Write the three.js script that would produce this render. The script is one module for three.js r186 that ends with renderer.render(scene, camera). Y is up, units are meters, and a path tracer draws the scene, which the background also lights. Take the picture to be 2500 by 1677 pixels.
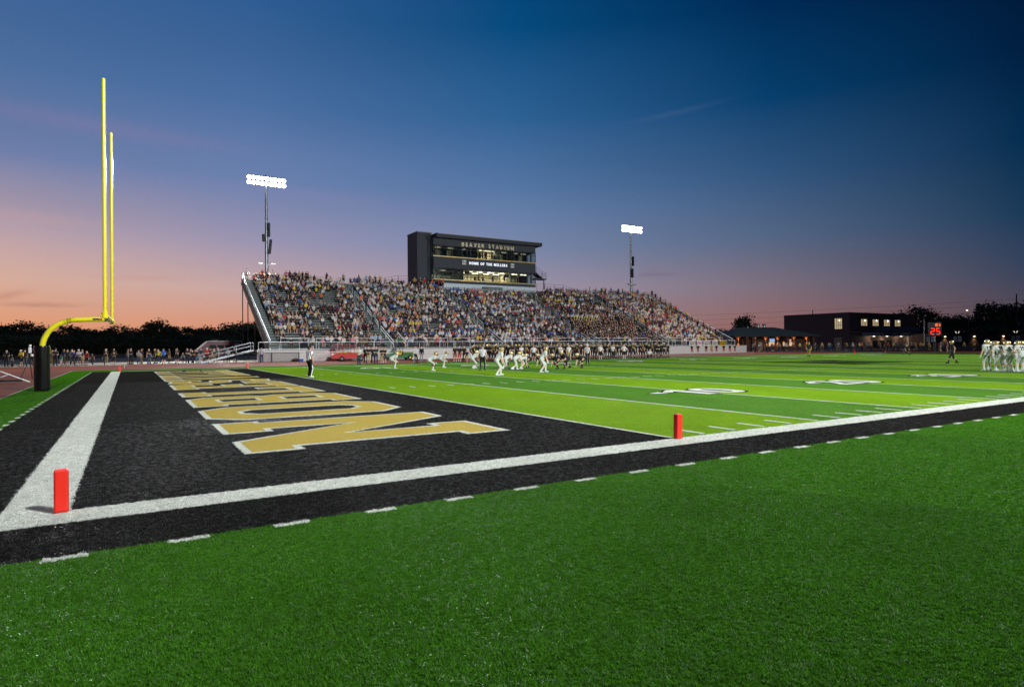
import * as THREE from 'three';
import { mergeGeometries } from 'three/addons/utils/BufferGeometryUtils.js';
import { RoundedBoxGeometry } from 'three/addons/geometries/RoundedBoxGeometry.js';
import { TextGeometry } from 'three/addons/geometries/TextGeometry.js';
import { FontLoader } from 'three/addons/loaders/FontLoader.js';
import { MarchingCubes } from 'three/addons/objects/MarchingCubes.js';

// Axes: x runs along the field from the goal line (metres), z = -v where v runs from the near sideline to the far one, y is up.
const scene = new THREE.Scene();
const renderer = new THREE.WebGLRenderer({ antialias: true });
renderer.toneMapping = THREE.LinearToneMapping;
renderer.toneMappingExposure = 1;
renderer.shadowMap.enabled = true;

// ---------- camera ----------
const camera = new THREE.PerspectiveCamera(57.56, 1024 / 686, 0.1, 3000);
camera.position.set(-8.587, 1.742, 8.272);
camera.rotation.order = 'YXZ';
camera.rotation.set(0.00365, -0.5503, -0.00861);

// ---------- dusk sky ----------
const D = Math.PI / 180;
const lin = (c) => { c /= 255; return c <= 0.04045 ? c / 12.92 : Math.pow((c + 0.055) / 1.055, 2.4); };
function rng(seed) { let s = seed >>> 0; return () => { s = (s + 0x6d2b79f5) | 0; let t = Math.imul(s ^ (s >>> 15), 1 | s); t = (t + Math.imul(t ^ (t >>> 7), 61 | t)) ^ t; return ((t ^ (t >>> 14)) >>> 0) / 4294967296; }; }
{
  const EL = [0, 2, 5, 9, 14, 20, 27, 45, 90];
  const AZ = [0, 12, 29, 51.5, 74, 91, 130, 180];
  // rows: elevation; columns: angle away from the set sun
  const T = [
    [[217, 140, 102], [216, 141, 104], [204, 136, 108], [168, 122, 114], [134, 94, 92], [82, 68, 76], [62, 58, 68], [52, 52, 64]],
    [[222, 156, 116], [221, 155, 118], [213, 149, 122], [170, 134, 132], [142, 103, 103], [82, 72, 82], [62, 62, 74], [50, 54, 68]],
    [[219, 177, 153], [216, 173, 155], [199, 167, 164], [160, 148, 164], [122, 110, 124], [57, 68, 92], [46, 59, 83], [38, 53, 77]],
    [[186, 162, 168], [180, 158, 170], [154, 148, 176], [122, 136, 170], [84, 102, 132], [26, 58, 88], [22, 48, 78], [18, 42, 72]],
    [[116, 130, 170], [110, 126, 168], [108, 129, 174], [87, 119, 164], [50, 86, 127], [5, 46, 80], [5, 38, 72], [5, 34, 66]],
    [[80, 111, 158], [75, 109, 157], [75, 110, 160], [47, 98, 149], [7, 63, 108], [1, 31, 65], [2, 27, 58], [2, 24, 54]],
    [[60, 97, 148], [56, 94, 147], [48, 93, 147], [7, 75, 126], [0, 41, 84], [1, 22, 52], [2, 20, 48], [2, 18, 44]],
    [[26, 68, 120], [24, 66, 118], [18, 62, 114], [4, 48, 98], [1, 32, 74], [1, 20, 50], [2, 18, 44], [2, 16, 40]],
    [[4, 34, 76], [4, 34, 76], [4, 34, 76], [3, 33, 74], [3, 32, 72], [3, 31, 70], [3, 30, 68], [3, 30, 68]],
  ];
  const L = T.map((r) => r.map((c) => c.map(lin)));
  const find = (A, x) => { let i = 0; while (i < A.length - 2 && x > A[i + 1]) i++; const t = Math.min(1, Math.max(0, (x - A[i]) / (A[i + 1] - A[i]))); return [i, t]; };
  const w = 2048, h = 1024, data = new Float32Array(w * h * 4);
  const SUN = -20;
  // thin streaks of cloud: azimuth, elevation, half length, half thickness, slope, colour, strength
  const ST = [[-5.4, 3.3, 3.2, 0.11, 0.01, [150, 104, 104], 0.6], [-7.4, 3.9, 1.5, 0.2, 0.28, [176, 118, 108], 0.45], [-2, 16.6, 12, 0.7, -0.02, [138, 124, 166], 0.3], [46.2, 19.7, 4.6, 0.14, 0.12, [82, 102, 140], 0.32], [44.6, 6.2, 2.4, 0.1, 0.0, [112, 92, 116], 0.55], [44.2, 6.6, 1.0, 0.35, 0.1, [130, 112, 136], 0.4], [9.2, 1.9, 2.0, 0.28, 0.08, [166, 112, 112], 0.6], [1, 5.6, 4, 0.16, 0.03, [196, 148, 142], 0.4], [-6, 9.6, 5, 0.4, -0.03, [196, 160, 160], 0.3], [14, 13, 8, 0.6, -0.06, [132, 134, 176], 0.3]];
  const r = rng(5), PH = Array.from({ length: 14 }, () => [r() * 6.28, r() * 6.28, 1.5 + r() * 7, 14 + r() * 60, r()]);
  for (let j = 0; j < h; j++) {
    const el = ((j + 0.5) / h - 0.5) * 180;
    const e = Math.max(0, el), [ei, et0] = find(EL, e), et = et0;
    for (let i = 0; i < w; i++) {
      const th = ((i + 0.5) / w - 0.5) * 2 * Math.PI, x = Math.cos(th), z = Math.sin(th);
      const az = Math.atan2(x, -z) / D;
      let d = Math.abs(az - SUN); if (d > 180) d = 360 - d;
      const [ai, at] = find(AZ, d);
      const c = [0, 0, 0];
      for (let k = 0; k < 3; k++) { const a = L[ei][ai][k] * (1 - at) + L[ei][ai + 1][k] * at, b = L[ei + 1][ai][k] * (1 - at) + L[ei + 1][ai + 1][k] * at; c[k] = a * (1 - et) + b * et; }
      let n = 0; for (const p of PH) n += Math.sin(az * D * p[2] + p[0] + 0.6 * Math.sin(el * D * 9 + p[1])) * Math.sin(el * D * p[3] + p[1]) * p[4];
      const m = 1 + 0.012 * n;
      for (let k = 0; k < 3; k++) c[k] *= m;
      for (const [a0, e0, len, tk, sl, col, s] of ST) {
        const da = az - a0; if (Math.abs(da) > len * 2.5) continue;
        const de = el - e0 - sl * da - 0.12 * tk * Math.sin(da * 5 + a0);
        const g = s * Math.exp(-((da / len) ** 2) * 1.6 - (de / (tk * (0.6 + 0.4 * Math.cos(da / len)))) ** 2);
        if (g > 0.002) for (let k = 0; k < 3; k++) c[k] += (lin(col[k]) - c[k]) * g;
      }
      const o = (j * w + i) * 4; data[o] = c[0]; data[o + 1] = c[1]; data[o + 2] = c[2]; data[o + 3] = 1;
    }
  }
  const sky = new THREE.DataTexture(data, w, h, THREE.RGBAFormat, THREE.FloatType);
  sky.mapping = THREE.EquirectangularReflectionMapping; sky.colorSpace = THREE.LinearSRGBColorSpace; sky.magFilter = sky.minFilter = THREE.LinearFilter; sky.needsUpdate = true;
  scene.background = sky; scene.environment = sky; scene.backgroundIntensity = 1; scene.environmentIntensity = 1;
}
// the last of the afterglow from where the sun went down
const sun = new THREE.DirectionalLight(0xffb080, 0.04);
sun.position.set(Math.sin(-20 * D) * 400, 22, -Math.cos(-20 * D) * 400); sun.target.position.set(40, 0, -30);
sun.castShadow = true; sun.shadow.radius = 30; sun.shadow.mapSize.set(2048, 2048);
Object.assign(sun.shadow.camera, { left: -160, right: 160, top: 120, bottom: -120, near: 10, far: 900 });
scene.add(sun, sun.target);

// ---------- helpers ----------
const V3 = (x, y, z) => new THREE.Vector3(x, y, z);
const W = (u, v, h = 0) => V3(u, h, -v);
const used = new Map();
function numbered(n) { const k = used.get(n) || 0; used.set(n, k + 1); return k ? n + '_' + String(k).padStart(3, '0') : n; }
function tag(o, label, category, group, kind) { if (label) o.userData.label = label; if (category) o.userData.category = category; if (group) o.userData.group = group; if (kind) o.userData.kind = kind; return o; }
function add(o, parent) { o.castShadow = o.receiveShadow = true; (parent || scene).add(o); return o; }
function mesh(name, geo, mat, parent) { const m = new THREE.Mesh(Array.isArray(geo) ? merge(geo) : geo, mat); m.name = parent ? name : numbered(name); return add(m, parent); }
function group(name, u, v, h = 0, turn = 0) { const g = new THREE.Group(); g.name = numbered(name); g.position.set(u, h, -v); g.rotation.y = turn; scene.add(g); return g; }
function merge(list) { list = list.map((g) => (g.index ? g.toNonIndexed() : g)); for (const g of list) { for (const k of Object.keys(g.attributes)) if (!['position', 'normal', 'uv'].includes(k)) g.deleteAttribute(k); if (!g.attributes.uv) g.setAttribute('uv', new THREE.BufferAttribute(new Float32Array(g.attributes.position.count * 2), 2)); } return mergeGeometries(list); }
function bx(w, h, d, x = 0, y = 0, z = 0) { const g = new THREE.BoxGeometry(w, h, d); g.translate(x, y, z); return g; }
function rb(w, h, d, r, x = 0, y = 0, z = 0) { const g = new RoundedBoxGeometry(w, h, d, 2, r); g.translate(x, y, z); return g; }
function bar(a, b, r, seg = 8, r2 = r) { const d = b.clone().sub(a), g = new THREE.CylinderGeometry(r2, r, d.length(), seg); g.applyQuaternion(new THREE.Quaternion().setFromUnitVectors(V3(0, 1, 0), d.clone().normalize())); g.translate((a.x + b.x) / 2, (a.y + b.y) / 2, (a.z + b.z) / 2); return g; }
function beam(a, b, w, h) { const d = b.clone().sub(a), g = new THREE.BoxGeometry(w, h, d.length()), m = new THREE.Matrix4().lookAt(a, b, V3(0, 1, 0)); g.applyMatrix4(m); g.translate((a.x + b.x) / 2, (a.y + b.y) / 2, (a.z + b.z) / 2); return g; }
function tube(pts, r, seg = 24, rs = 8) { return new THREE.TubeGeometry(new THREE.CatmullRomCurve3(pts), seg, r, rs, false); }
function sheet(u0, u1, v0, v1, y) { const g = new THREE.PlaneGeometry(u1 - u0, v1 - v0); g.rotateX(-Math.PI / 2); g.translate((u0 + u1) / 2, y, -(v0 + v1) / 2); uvFlat(g); return g; }
function uvFlat(g) { const p = g.attributes.position, uv = new Float32Array(p.count * 2); for (let i = 0; i < p.count; i++) { uv[2 * i] = p.getX(i); uv[2 * i + 1] = p.getZ(i); } g.setAttribute('uv', new THREE.BufferAttribute(uv, 2)); return g; }
function noiseTex(size, fn, srgb = true) { const d = new Uint8Array(size * size * 4); for (let j = 0; j < size; j++) for (let i = 0; i < size; i++) { const c = fn(i, j), o = (j * size + i) * 4; d[o] = c[0]; d[o + 1] = c[1]; d[o + 2] = c[2]; d[o + 3] = 255; } const t = new THREE.DataTexture(d, size, size); t.wrapS = t.wrapT = THREE.RepeatWrapping; t.magFilter = THREE.LinearFilter; t.minFilter = THREE.LinearMipmapLinearFilter; if (srgb) t.colorSpace = THREE.SRGBColorSpace; t.needsUpdate = true; return t; }
const mats = new Map();
function paint(color, rough = 0.6, metal = 0, extra) { const k = [color, rough, metal, JSON.stringify(extra || 0)].join(); if (!mats.has(k)) mats.set(k, new THREE.MeshStandardMaterial({ color, roughness: rough, metalness: metal, ...extra })); return mats.get(k); }
const linCol = (r, g, b) => new THREE.Color().setRGB(r, g, b);
const font = await new FontLoader().loadAsync('fonts/droid/droid_sans_bold.typeface.json');

// ---------- floodlights: four poles, each a bank of fixtures in two rows ----------
const M = {
  galv: paint(0x9aa0a4, 0.42, 0.75), dark: paint(0x1c2026, 0.6), steel: paint(0xb8bdc0, 0.35, 0.8),
  alu: paint(0xb4bcbc, 0.4, 0.55), black: paint(0x0b0b0c, 0.55), white: paint(0xe6e6e2, 0.5), conc: paint(0xa7a49c, 0.9),
  glow: new THREE.MeshStandardMaterial({ color: 0xffffff, emissive: 0xf6f8ff, emissiveIntensity: 26 }),
  glow2: new THREE.MeshStandardMaterial({ color: 0xffffff, emissive: 0xfff6e8, emissiveIntensity: 5 }),
};
function floodlight(u, v, hTop, aims, power, label, speakers) {
  const g = group('floodlight_pole', u, v);
  tag(g, label, 'floodlight', 'floodlight poles round the stadium');
  mesh('pole', new THREE.CylinderGeometry(0.16, 0.42, hTop + 1.2, 14).translate(0, (hTop + 1.2) / 2, 0), M.galv, g);
  mesh('base_plate', new THREE.CylinderGeometry(0.75, 0.75, 0.5, 16).translate(0, 0.25, 0), M.conc, g);
  const s = v > 24 ? 1 : -1;      // the side of the pole that faces the field (+z for the far poles)
  const fz = s * 0.55, rows = [hTop + 0.5, hTop - 0.35];
  rows.forEach((y, k) => {
    mesh('cross_arm', bx(6.2 - k * 0.2, 0.12, 0.12, 0, y + 0.25, s * 0.28), M.galv, g);
    const n = 9;
    for (let i = 0; i < n; i++) {
      const x = (i - (n - 1) / 2) * 0.68;
      const f = new THREE.Group(); f.name = 'fixture'; f.position.set(x, y, fz); g.add(f);
      const a = aims[i % aims.length], look = Math.atan2(a[0] - u, (-(a[1]) + v)) ;
      f.rotation.order = 'YXZ'; f.rotation.y = look; f.rotation.x = 0.5;
      mesh('housing', merge([new THREE.CylinderGeometry(0.34, 0.22, 0.24, 12).rotateX(Math.PI / 2).translate(0, 0, -0.14), bx(0.5, 0.05, 0.34, 0, 0.3, -0.02), bx(0.06, 0.32, 0.06, 0, 0.16, -0.2)]), M.dark, f);
      mesh('lens', new THREE.CylinderGeometry(0.33, 0.33, 0.03, 18).rotateX(Math.PI / 2).translate(0, 0, 0.0), M.glow, f);
    }
  });
  if (speakers) for (const [x, y, w, h, tilt] of speakers) { const c = mesh('loudspeaker', rb(w, h, 0.5, 0.04), M.dark, g); c.position.set(x, y, s * 0.45); c.rotation.z = tilt; for (const e of [0.3, -0.3]) mesh('bracket', bx(0.34, 0.08, 0.3, 0, e * h, -0.3 * s), M.galv, c); }
  if (speakers) for (const x of [-0.95, 1.05]) { const c = mesh('small_floodlight', merge([rb(0.7, 0.14, 0.34, 0.04, x, 15.9, 0.1), bx(Math.abs(x), 0.07, 0.07, x / 2, 15.65, 0), bx(0.06, 0.25, 0.06, x * 0.8, 15.78, 0)]), M.galv, g); }
  if (v > 24 && u < 40) [[-16, 75.5], [-2, 75.5]].forEach((a, k) => { // two small lamps lower on the pole light the concourse by the fence
    const x = k ? 1.05 : -0.95; mesh('small_lens', bx(0.6, 0.02, 0.28, x, 15.82, 0.1), M.glow2, g);
    const L = new THREE.SpotLight(0xfff6e8, 9000, 0, 0.42, 1, 2); L.position.set(u + x, 15.7, -v + 0.1); L.target.position.set(a[0], 0, -a[1]); L.castShadow = true; L.shadow.radius = 8; L.name = 'small_floodlight_beam'; scene.add(L, L.target);
  });
  aims.forEach((a, k) => {
    const L = new THREE.SpotLight(0xfbfcff, power * (a[2] || 1), 0, 0.74, 1, 2);
    const off = (k - (aims.length - 1) / 2) * 1.9;
    L.position.set(u + off, hTop + 0.1, -v + fz + s * 0.75); L.target.position.set(a[0], 0, -a[1]);
    L.castShadow = true; L.shadow.radius = 22; L.name = 'floodlight_beam';
    scene.add(L, L.target);
  });
}
const PW = 5900;
const SPK1 = [[0.32, 21.4, 0.34, 2.3, 0], [-0.52, 20.0, 0.44, 1.2, 0.05], [0.5, 18.6, 0.38, 2.4, -0.1]];
const SPK2 = [[0.26, 21.3, 0.34, 2.2, 0], [0, 18.5, 0.44, 2.1, 0.0]];
floodlight(11.1, 102, 29.35, [[-8, 18, 0.85], [-16, 40, 1.3], [16, 14, 0.75], [38, 18, 0.75]], PW, 'tall galvanised floodlight pole with loudspeakers rising behind the end section of bleachers', SPK1);
floodlight(92, 102, 28.7, [[52, 14, 1.0], [72, 16, 1.05], [92, 20, 1.05]], PW, 'tall galvanised floodlight pole rising behind the densely packed bleacher section', SPK2);
floodlight(11, -29, 29, [[-4, 12, 0.3], [-13, 46, 1.25], [16, 34, 0.85], [38, 46, 1.3]], PW, 'floodlight pole standing beside the near sideline', null);
floodlight(90, -29, 29, [[46, 22, 1.15], [68, 34, 1.25], [92, 36, 1.25]], PW, 'floodlight pole beside the sideline near the other end zone', null);
// ---------- ground, track and turf ----------
const YD = 0.9144, FW = 48.77, FL = 100 * YD;
const rT = rng(11);
// grain of synthetic turf: short fibres lying in all directions
function fibreTex(size, count, len, lo, hi, seed) {
  const a = new Float32Array(size * size).fill(lo), r = rng(seed);
  for (let k = 0; k < count; k++) {
    let x = r() * size, y = r() * size; const th = r() * 6.283, n = len * (0.5 + r()), v = lo + (hi - lo) * Math.pow(r(), 0.8), dx = Math.cos(th), dy = Math.sin(th);
    for (let i = 0; i < n; i++) { const xi = ((x | 0) + size) % size, yi = ((y | 0) + size) % size; a[yi * size + xi] = v * (0.8 + 0.2 * i / n); x += dx; y += dy; }
  }
  return a;
}
const TS = 1024, fib = fibreTex(TS, 150000, 9, 0.28, 1.0, 3), fib2 = fibreTex(TS, 90000, 7, 0.25, 1.0, 9);
// clumps of fibres one to two centimetres across
const cl = (() => { const r = rng(21), g = [150, 340].map((n) => Array.from({ length: n * n }, () => r())); return (i, j) => { let s = 0; [150, 340].forEach((n, k) => { const x = (i / TS) * n, y = (j / TS) * n, a = Math.floor(x), b = Math.floor(y), fx = x - a, fy = y - b, q = (p, w) => g[k][((w + n) % n) * n + ((p + n) % n)]; s += (q(a, b) * (1 - fx) + q(a + 1, b) * fx) * (1 - fy) + (q(a, b + 1) * (1 - fx) + q(a + 1, b + 1) * fx) * fy; }); return s / 2; }; })();
const turfMap = noiseTex(TS, (i, j) => { const v = fib[j * TS + i], w = fib2[((j * 3) % TS) * TS + ((i * 3) % TS)]; const c = 255 * Math.pow(Math.min(1, (0.5 + 0.5 * v * (0.8 + 0.2 * w)) * (0.83 + 0.34 * cl(i, j))), 0.4545); return [c * 0.985, c, c * 0.96]; });
const turfBump = noiseTex(TS, (i, j) => { const c = 255 * fib[j * TS + i]; return [c, c, c]; }, false);
turfMap.repeat.set(1 / 2.6, 1 / 2.6); turfBump.repeat.set(1 / 2.6, 1 / 2.6);
const turf = (r, g, b, rough = 1, bump = 0.012) => new THREE.MeshPhysicalMaterial({ color: linCol(r, g, b), roughness: rough, map: turfMap, bumpMap: turfBump, bumpScale: bump, specularIntensity: 0 });
const TC = { green: [0.068, 0.225, 0.013], band: [0.112, 0.275, 0.036], lime: [0.22, 0.41, 0.022], black: [0.019, 0.0187, 0.0168], white: [0.84, 0.86, 0.78], gold: [0.66, 0.49, 0.12] };
const TM = {}; for (const k in TC) TM[k] = turf(...TC[k]);
TM.black.color.setRGB(0.03, 0.0295, 0.027);   // bare sheet: colour lightened to stand in for glints of the standing fibres

const spk = noiseTex(512, () => { const c = 150 + 90 * rT() * rT() + (rT() < 0.04 ? -60 : 0); return [c, c * 0.99, c * 0.98]; });
spk.repeat.set(1 / 1.3, 1 / 1.3);
const trackM = new THREE.MeshPhysicalMaterial({ specularIntensity: 0.06, color: linCol(0.33, 0.085, 0.05), roughness: 0.85, map: spk });
const concM = new THREE.MeshPhysicalMaterial({ specularIntensity: 0.06, color: linCol(0.62, 0.62, 0.57), roughness: 0.9, map: spk });
const lawnM = new THREE.MeshPhysicalMaterial({ specularIntensity: 0.06, color: linCol(0.03, 0.045, 0.02), roughness: 1, map: spk });
{
  const ground = mesh('ground', sheet(-900, 1300, -900, 1300, -0.05), lawnM); tag(ground, 'dark grass ground round the stadium', 'ground', null, 'structure');
  const ap = mesh('concrete_apron', sheet(-120, 190, 66, 140, -0.02), concM); tag(ap, 'pale concrete walkway beyond the running track', 'pavement', null, 'structure');
  const s = new THREE.Shape(); s.moveTo(-6, 24.4 - 48.2); s.lineTo(FL, 24.4 - 48.2); s.absarc(FL, 24.4, 48.2, -Math.PI / 2, Math.PI / 2, false); s.lineTo(-40, 72.6); s.lineTo(-40, -23.8);
  const g = new THREE.ShapeGeometry(s, 48); g.rotateX(-Math.PI / 2); uvFlat(g);
  const tr = mesh('running_track', g, trackM); tag(tr, 'red rubber running track round the field', 'track', null, 'structure');
  const lineM = new THREE.MeshStandardMaterial({ color: linCol(0.62, 0.6, 0.52), roughness: 0.8, map: spk });
  for (let k = 0; k < 9; k++) mesh('lane_line', sheet(-6, FL, 60.5 + k * 1.22, 60.55 + k * 1.22, 0.004), lineM, tr);
  mesh('start_line', sheet(-0.02, 0.04, 60.5, 70.3, 0.008), lineM, tr); mesh('start_line', sheet(11, 11.06, 60.5, 70.3, 0.008), lineM, tr); mesh('start_line', sheet(-9, -8.94, 60.5, 70.3, 0.008), lineM, tr);
  mesh('turf_edge_line', sheet(-12.55, -12.5, -9, 53.4, 0.006), lineM, tr); mesh('turf_edge_line', sheet(-12.5, 104, 53.35, 53.4, 0.006), lineM, tr);
}
// brushed and worn patches: the tone of the fibres varies a little from place to place
const patch = (x, z) => 1 + 0.05 * Math.sin(x * 0.9 + 1.3 * Math.sin(z * 0.37)) * Math.sin(z * 0.71 + 0.8 * Math.sin(x * 0.53)) + 0.035 * Math.sin(x * 2.3 + z * 1.7 + 2 * Math.sin(x * 0.31 - z * 0.6)) + 0.03 * Math.sin(z * 3.9 - x * 2.9 + 1.5 * Math.sin(z * 1.1));
function turfSheet(u0, u1, v0, v1, y, cell = 0.9) { const g = new THREE.PlaneGeometry(u1 - u0, v1 - v0, Math.ceil((u1 - u0) / cell), Math.ceil((v1 - v0) / cell)); g.rotateX(-Math.PI / 2); g.translate((u0 + u1) / 2, y, -(v0 + v1) / 2); uvFlat(g); const p = g.attributes.position, c = new Float32Array(p.count * 3); for (let i = 0; i < p.count; i++) { const f = 0.9 * patch(p.getX(i), p.getZ(i)); c[3 * i] = c[3 * i + 1] = c[3 * i + 2] = f; } g.setAttribute('color', new THREE.BufferAttribute(c, 3)); return g; }
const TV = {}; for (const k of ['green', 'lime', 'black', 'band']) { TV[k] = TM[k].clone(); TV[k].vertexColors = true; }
const field = new THREE.Group(); field.name = 'playing_field'; scene.add(field);
tag(field, 'striped artificial turf football field with painted markings', 'field', null, 'structure');
mesh('turf_surround', turfSheet(-12.5, 104, -12, 53.35, 0.004), TV.green, field);
// black border, white border, end zone, striped five-yard bands
const bw = 0.61, bb = 1.83;
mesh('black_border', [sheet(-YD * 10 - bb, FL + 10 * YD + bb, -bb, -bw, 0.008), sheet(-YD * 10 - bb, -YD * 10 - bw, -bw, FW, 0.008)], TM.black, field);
mesh('white_border', [sheet(-YD * 10 - bw, FL + 10 * YD + bw, -bw, 0, 0.008), sheet(-YD * 10 - bw, -YD * 10, 0, FW, 0.008), sheet(-YD * 10 - bw, FL + 10 * YD + bw, FW, FW + 0.35, 0.008)], TM.white, field);
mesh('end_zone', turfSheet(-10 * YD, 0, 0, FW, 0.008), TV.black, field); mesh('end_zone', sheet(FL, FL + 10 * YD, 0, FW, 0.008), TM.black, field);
for (let k = 0; k < 20; k++) mesh('field_stripe', turfSheet(k * 5 * YD, (k + 1) * 5 * YD, 0, FW, 0.008), k % 2 ? TV.band : TV.lime, field);
for (let k = 0; k <= 20; k++) mesh('yard_line', sheet(k * 5 * YD - 0.05, k * 5 * YD + 0.05, k % 20 ? 0.1 : 0, FW - (k % 20 ? 0.1 : 0), 0.012), TM.white, field);
{ // one-yard marks: along the near sideline and the two rows of hash marks
  const g1 = sheet(-0.05, 0.05, 0.13, 0.8, 0.012), g2 = sheet(-0.05, 0.05, 16.6, 17.3, 0.012), g3 = sheet(-0.05, 0.05, FW - 17.3, FW - 16.6, 0.012);
  for (let y = 1; y < 100; y++) { if (y % 5 === 0) continue; for (const [n, g] of [['yard_mark', g1], ['hash_mark', g2], ['hash_mark', g3]]) { const m = mesh(n, g, TM.white, field); m.position.x = y * YD; } }
  for (let k = 5; k < 100; k += 5) for (const v of [17, FW - 17]) mesh('cross_tick', sheet(k * YD - 0.3, k * YD + 0.3, v - 0.05, v + 0.05, 0.0125), TM.white, field);
  const d = sheet(-0.165, 0.165, -bb - 0.1, -bb, 0.008);
  for (let k = 0; k < 106; k++) { const m = mesh('border_dash', d, TM.white, field); m.position.x = -9.05 + k * YD; }
  const d2 = sheet(-10 * YD - bb - 0.1, -10 * YD - bb, -0.165, 0.165, 0.008);
  for (let k = 0; k < 54; k++) { const m = mesh('border_dash', d2, TM.white, field); m.position.z = -(0.1 + k * YD); }
}
// painted letters: block capitals built from outlines; drawn in x (across) and y (up), 0..w by 0..10
const GL = {
  N: { w: 9.4, p: [[0, 0], [4, 0], [4, 1.9], [3.2, 1.9], [3.2, 5.6], [6.4, 0], [8.8, 0], [8.8, 8.1], [9.4, 8.1], [9.4, 10], [5.4, 10], [5.4, 8.1], [6.3, 8.1], [6.3, 4.6], [3, 10], [0, 10], [0, 8.1], [0.8, 8.1], [0.8, 1.9], [0, 1.9]] },
  O: { w: 7.4, p: [[1.5, 0], [5.9, 0], [7.4, 1.5], [7.4, 8.5], [5.9, 10], [1.5, 10], [0, 8.5], [0, 1.5]], h: [[[3.2, 2], [4.2, 2], [4.9, 2.6], [4.9, 7.4], [4.2, 8], [3.2, 8], [2.5, 7.4], [2.5, 2.6]]] },
  B: { w: 7.6, p: [[0, 0], [6.2, 0], [7.6, 1.3], [7.6, 4.2], [6.9, 5], [7.6, 5.8], [7.6, 8.7], [6.2, 10], [0, 10], [0, 8.1], [0.8, 8.1], [0.8, 1.9], [0, 1.9]], h: [[[3.3, 1.9], [5, 1.9], [5, 4.1], [3.3, 4.1]], [[3.3, 5.9], [5, 5.9], [5, 8.1], [3.3, 8.1]]] },
  L: { w: 7.6, p: [[0, 0], [7.6, 0], [7.6, 4], [5.6, 4], [5.6, 1.9], [3.4, 1.9], [3.4, 8.1], [4.4, 8.1], [4.4, 10], [0, 10], [0, 8.1], [0.9, 8.1], [0.9, 1.9], [0, 1.9]] },
  E: { w: 7.8, p: [[0, 0], [7.8, 0], [7.8, 3.6], [5.8, 3.6], [5.8, 1.9], [3.3, 1.9], [3.3, 4.1], [5.6, 4.1], [5.6, 5.9], [3.3, 5.9], [3.3, 8.1], [5.8, 8.1], [5.8, 6.4], [7.8, 6.4], [7.8, 10], [0, 10], [0, 8.1], [0.8, 8.1], [0.8, 1.9], [0, 1.9]] },
  S: { w: 7.2, p: [[0, 0], [1.6, 0.5], [5.6, 0], [7.2, 1.6], [7.2, 4.6], [5.8, 6], [2.6, 6.2], [2.6, 7.8], [4.7, 7.8], [4.7, 6.7], [7, 6.7], [7, 10], [5.4, 9.6], [1.6, 10], [0, 8.4], [0, 5.6], [1.4, 4.2], [4.6, 4], [4.6, 2.1], [2.4, 2.1], [2.4, 3.4], [0, 3.4]] },
  V: { w: 8.6, p: [[3.2, 0], [5.4, 0], [7.8, 8.1], [8.6, 8.1], [8.6, 10], [5.2, 10], [5.2, 8.1], [5.9, 8.1], [4.4, 3], [3, 8.1], [3.8, 8.1], [3.8, 10], [0, 10], [0, 8.1], [0.8, 8.1]] },
  I: { w: 4, p: [[0, 0], [4, 0], [4, 1.9], [3.2, 1.9], [3.2, 8.1], [4, 8.1], [4, 10], [0, 10], [0, 8.1], [0.8, 8.1], [0.8, 1.9], [0, 1.9]] },
};
function glyph(ch, sx, sy, offset) {   // an outline grown (+) or shrunk (-) by offset metres
  const G = GL[ch], s = new THREE.Shape(G.p.map(([x, y]) => new THREE.Vector2(x * sx, y * sy)));
  for (const hole of G.h || []) s.holes.push(new THREE.Path(hole.map(([x, y]) => new THREE.Vector2(x * sx, y * sy))));
  const g = new THREE.ExtrudeGeometry(s, { depth: 0.001, bevelEnabled: true, bevelSize: 0.0001, bevelOffset: offset, bevelThickness: 0.0005, bevelSegments: 1 });
  return g;
}
{
  const L = 5.05 / 10;
  // v start and end of each letter, read from the near sideline
  const word = [['N', 2.7, 7.45], ['O', 7.95, 11.7], ['B', 12.2, 16.1], ['L', 16.75, 20.9], ['E', 21.4, 25.5], ['S', 25.95, 29.45], ['V', 29.8, 34.1], ['I', 34.45, 36.2], ['L', 36.5, 39.4], ['L', 39.7, 42.5], ['E', 42.8, 46.1]];
  for (const [ch, v0, v1] of word) {
    const sx = (v1 - v0) / GL[ch].w;
    const put = (off, y, m, parent, name) => { const g = glyph(ch, sx, L, off); g.rotateX(-Math.PI / 2); g.rotateY(Math.PI / 2); g.translate(0, y, 0); const p = g.attributes.position; for (let i = 0; i < p.count; i++) p.setXYZ(i, p.getX(i) - 1.93, p.getY(i), p.getZ(i) - v0); uvFlat(g); return mesh(name, g, m, parent); };
    const o = put(0, 0.0115, TM.white, field, 'end_zone_letter_outline');
    put(-0.13, 0.0155, TM.gold, field, 'end_zone_letter');
  }
  // block letter at midfield
  const g = glyph('N', 1.0, 0.86, 0); g.rotateX(-Math.PI / 2); g.translate(FL / 2 - 4.7, 0.0125, -20); uvFlat(g); mesh('midfield_letter', g, TM.black, field);
}
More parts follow.
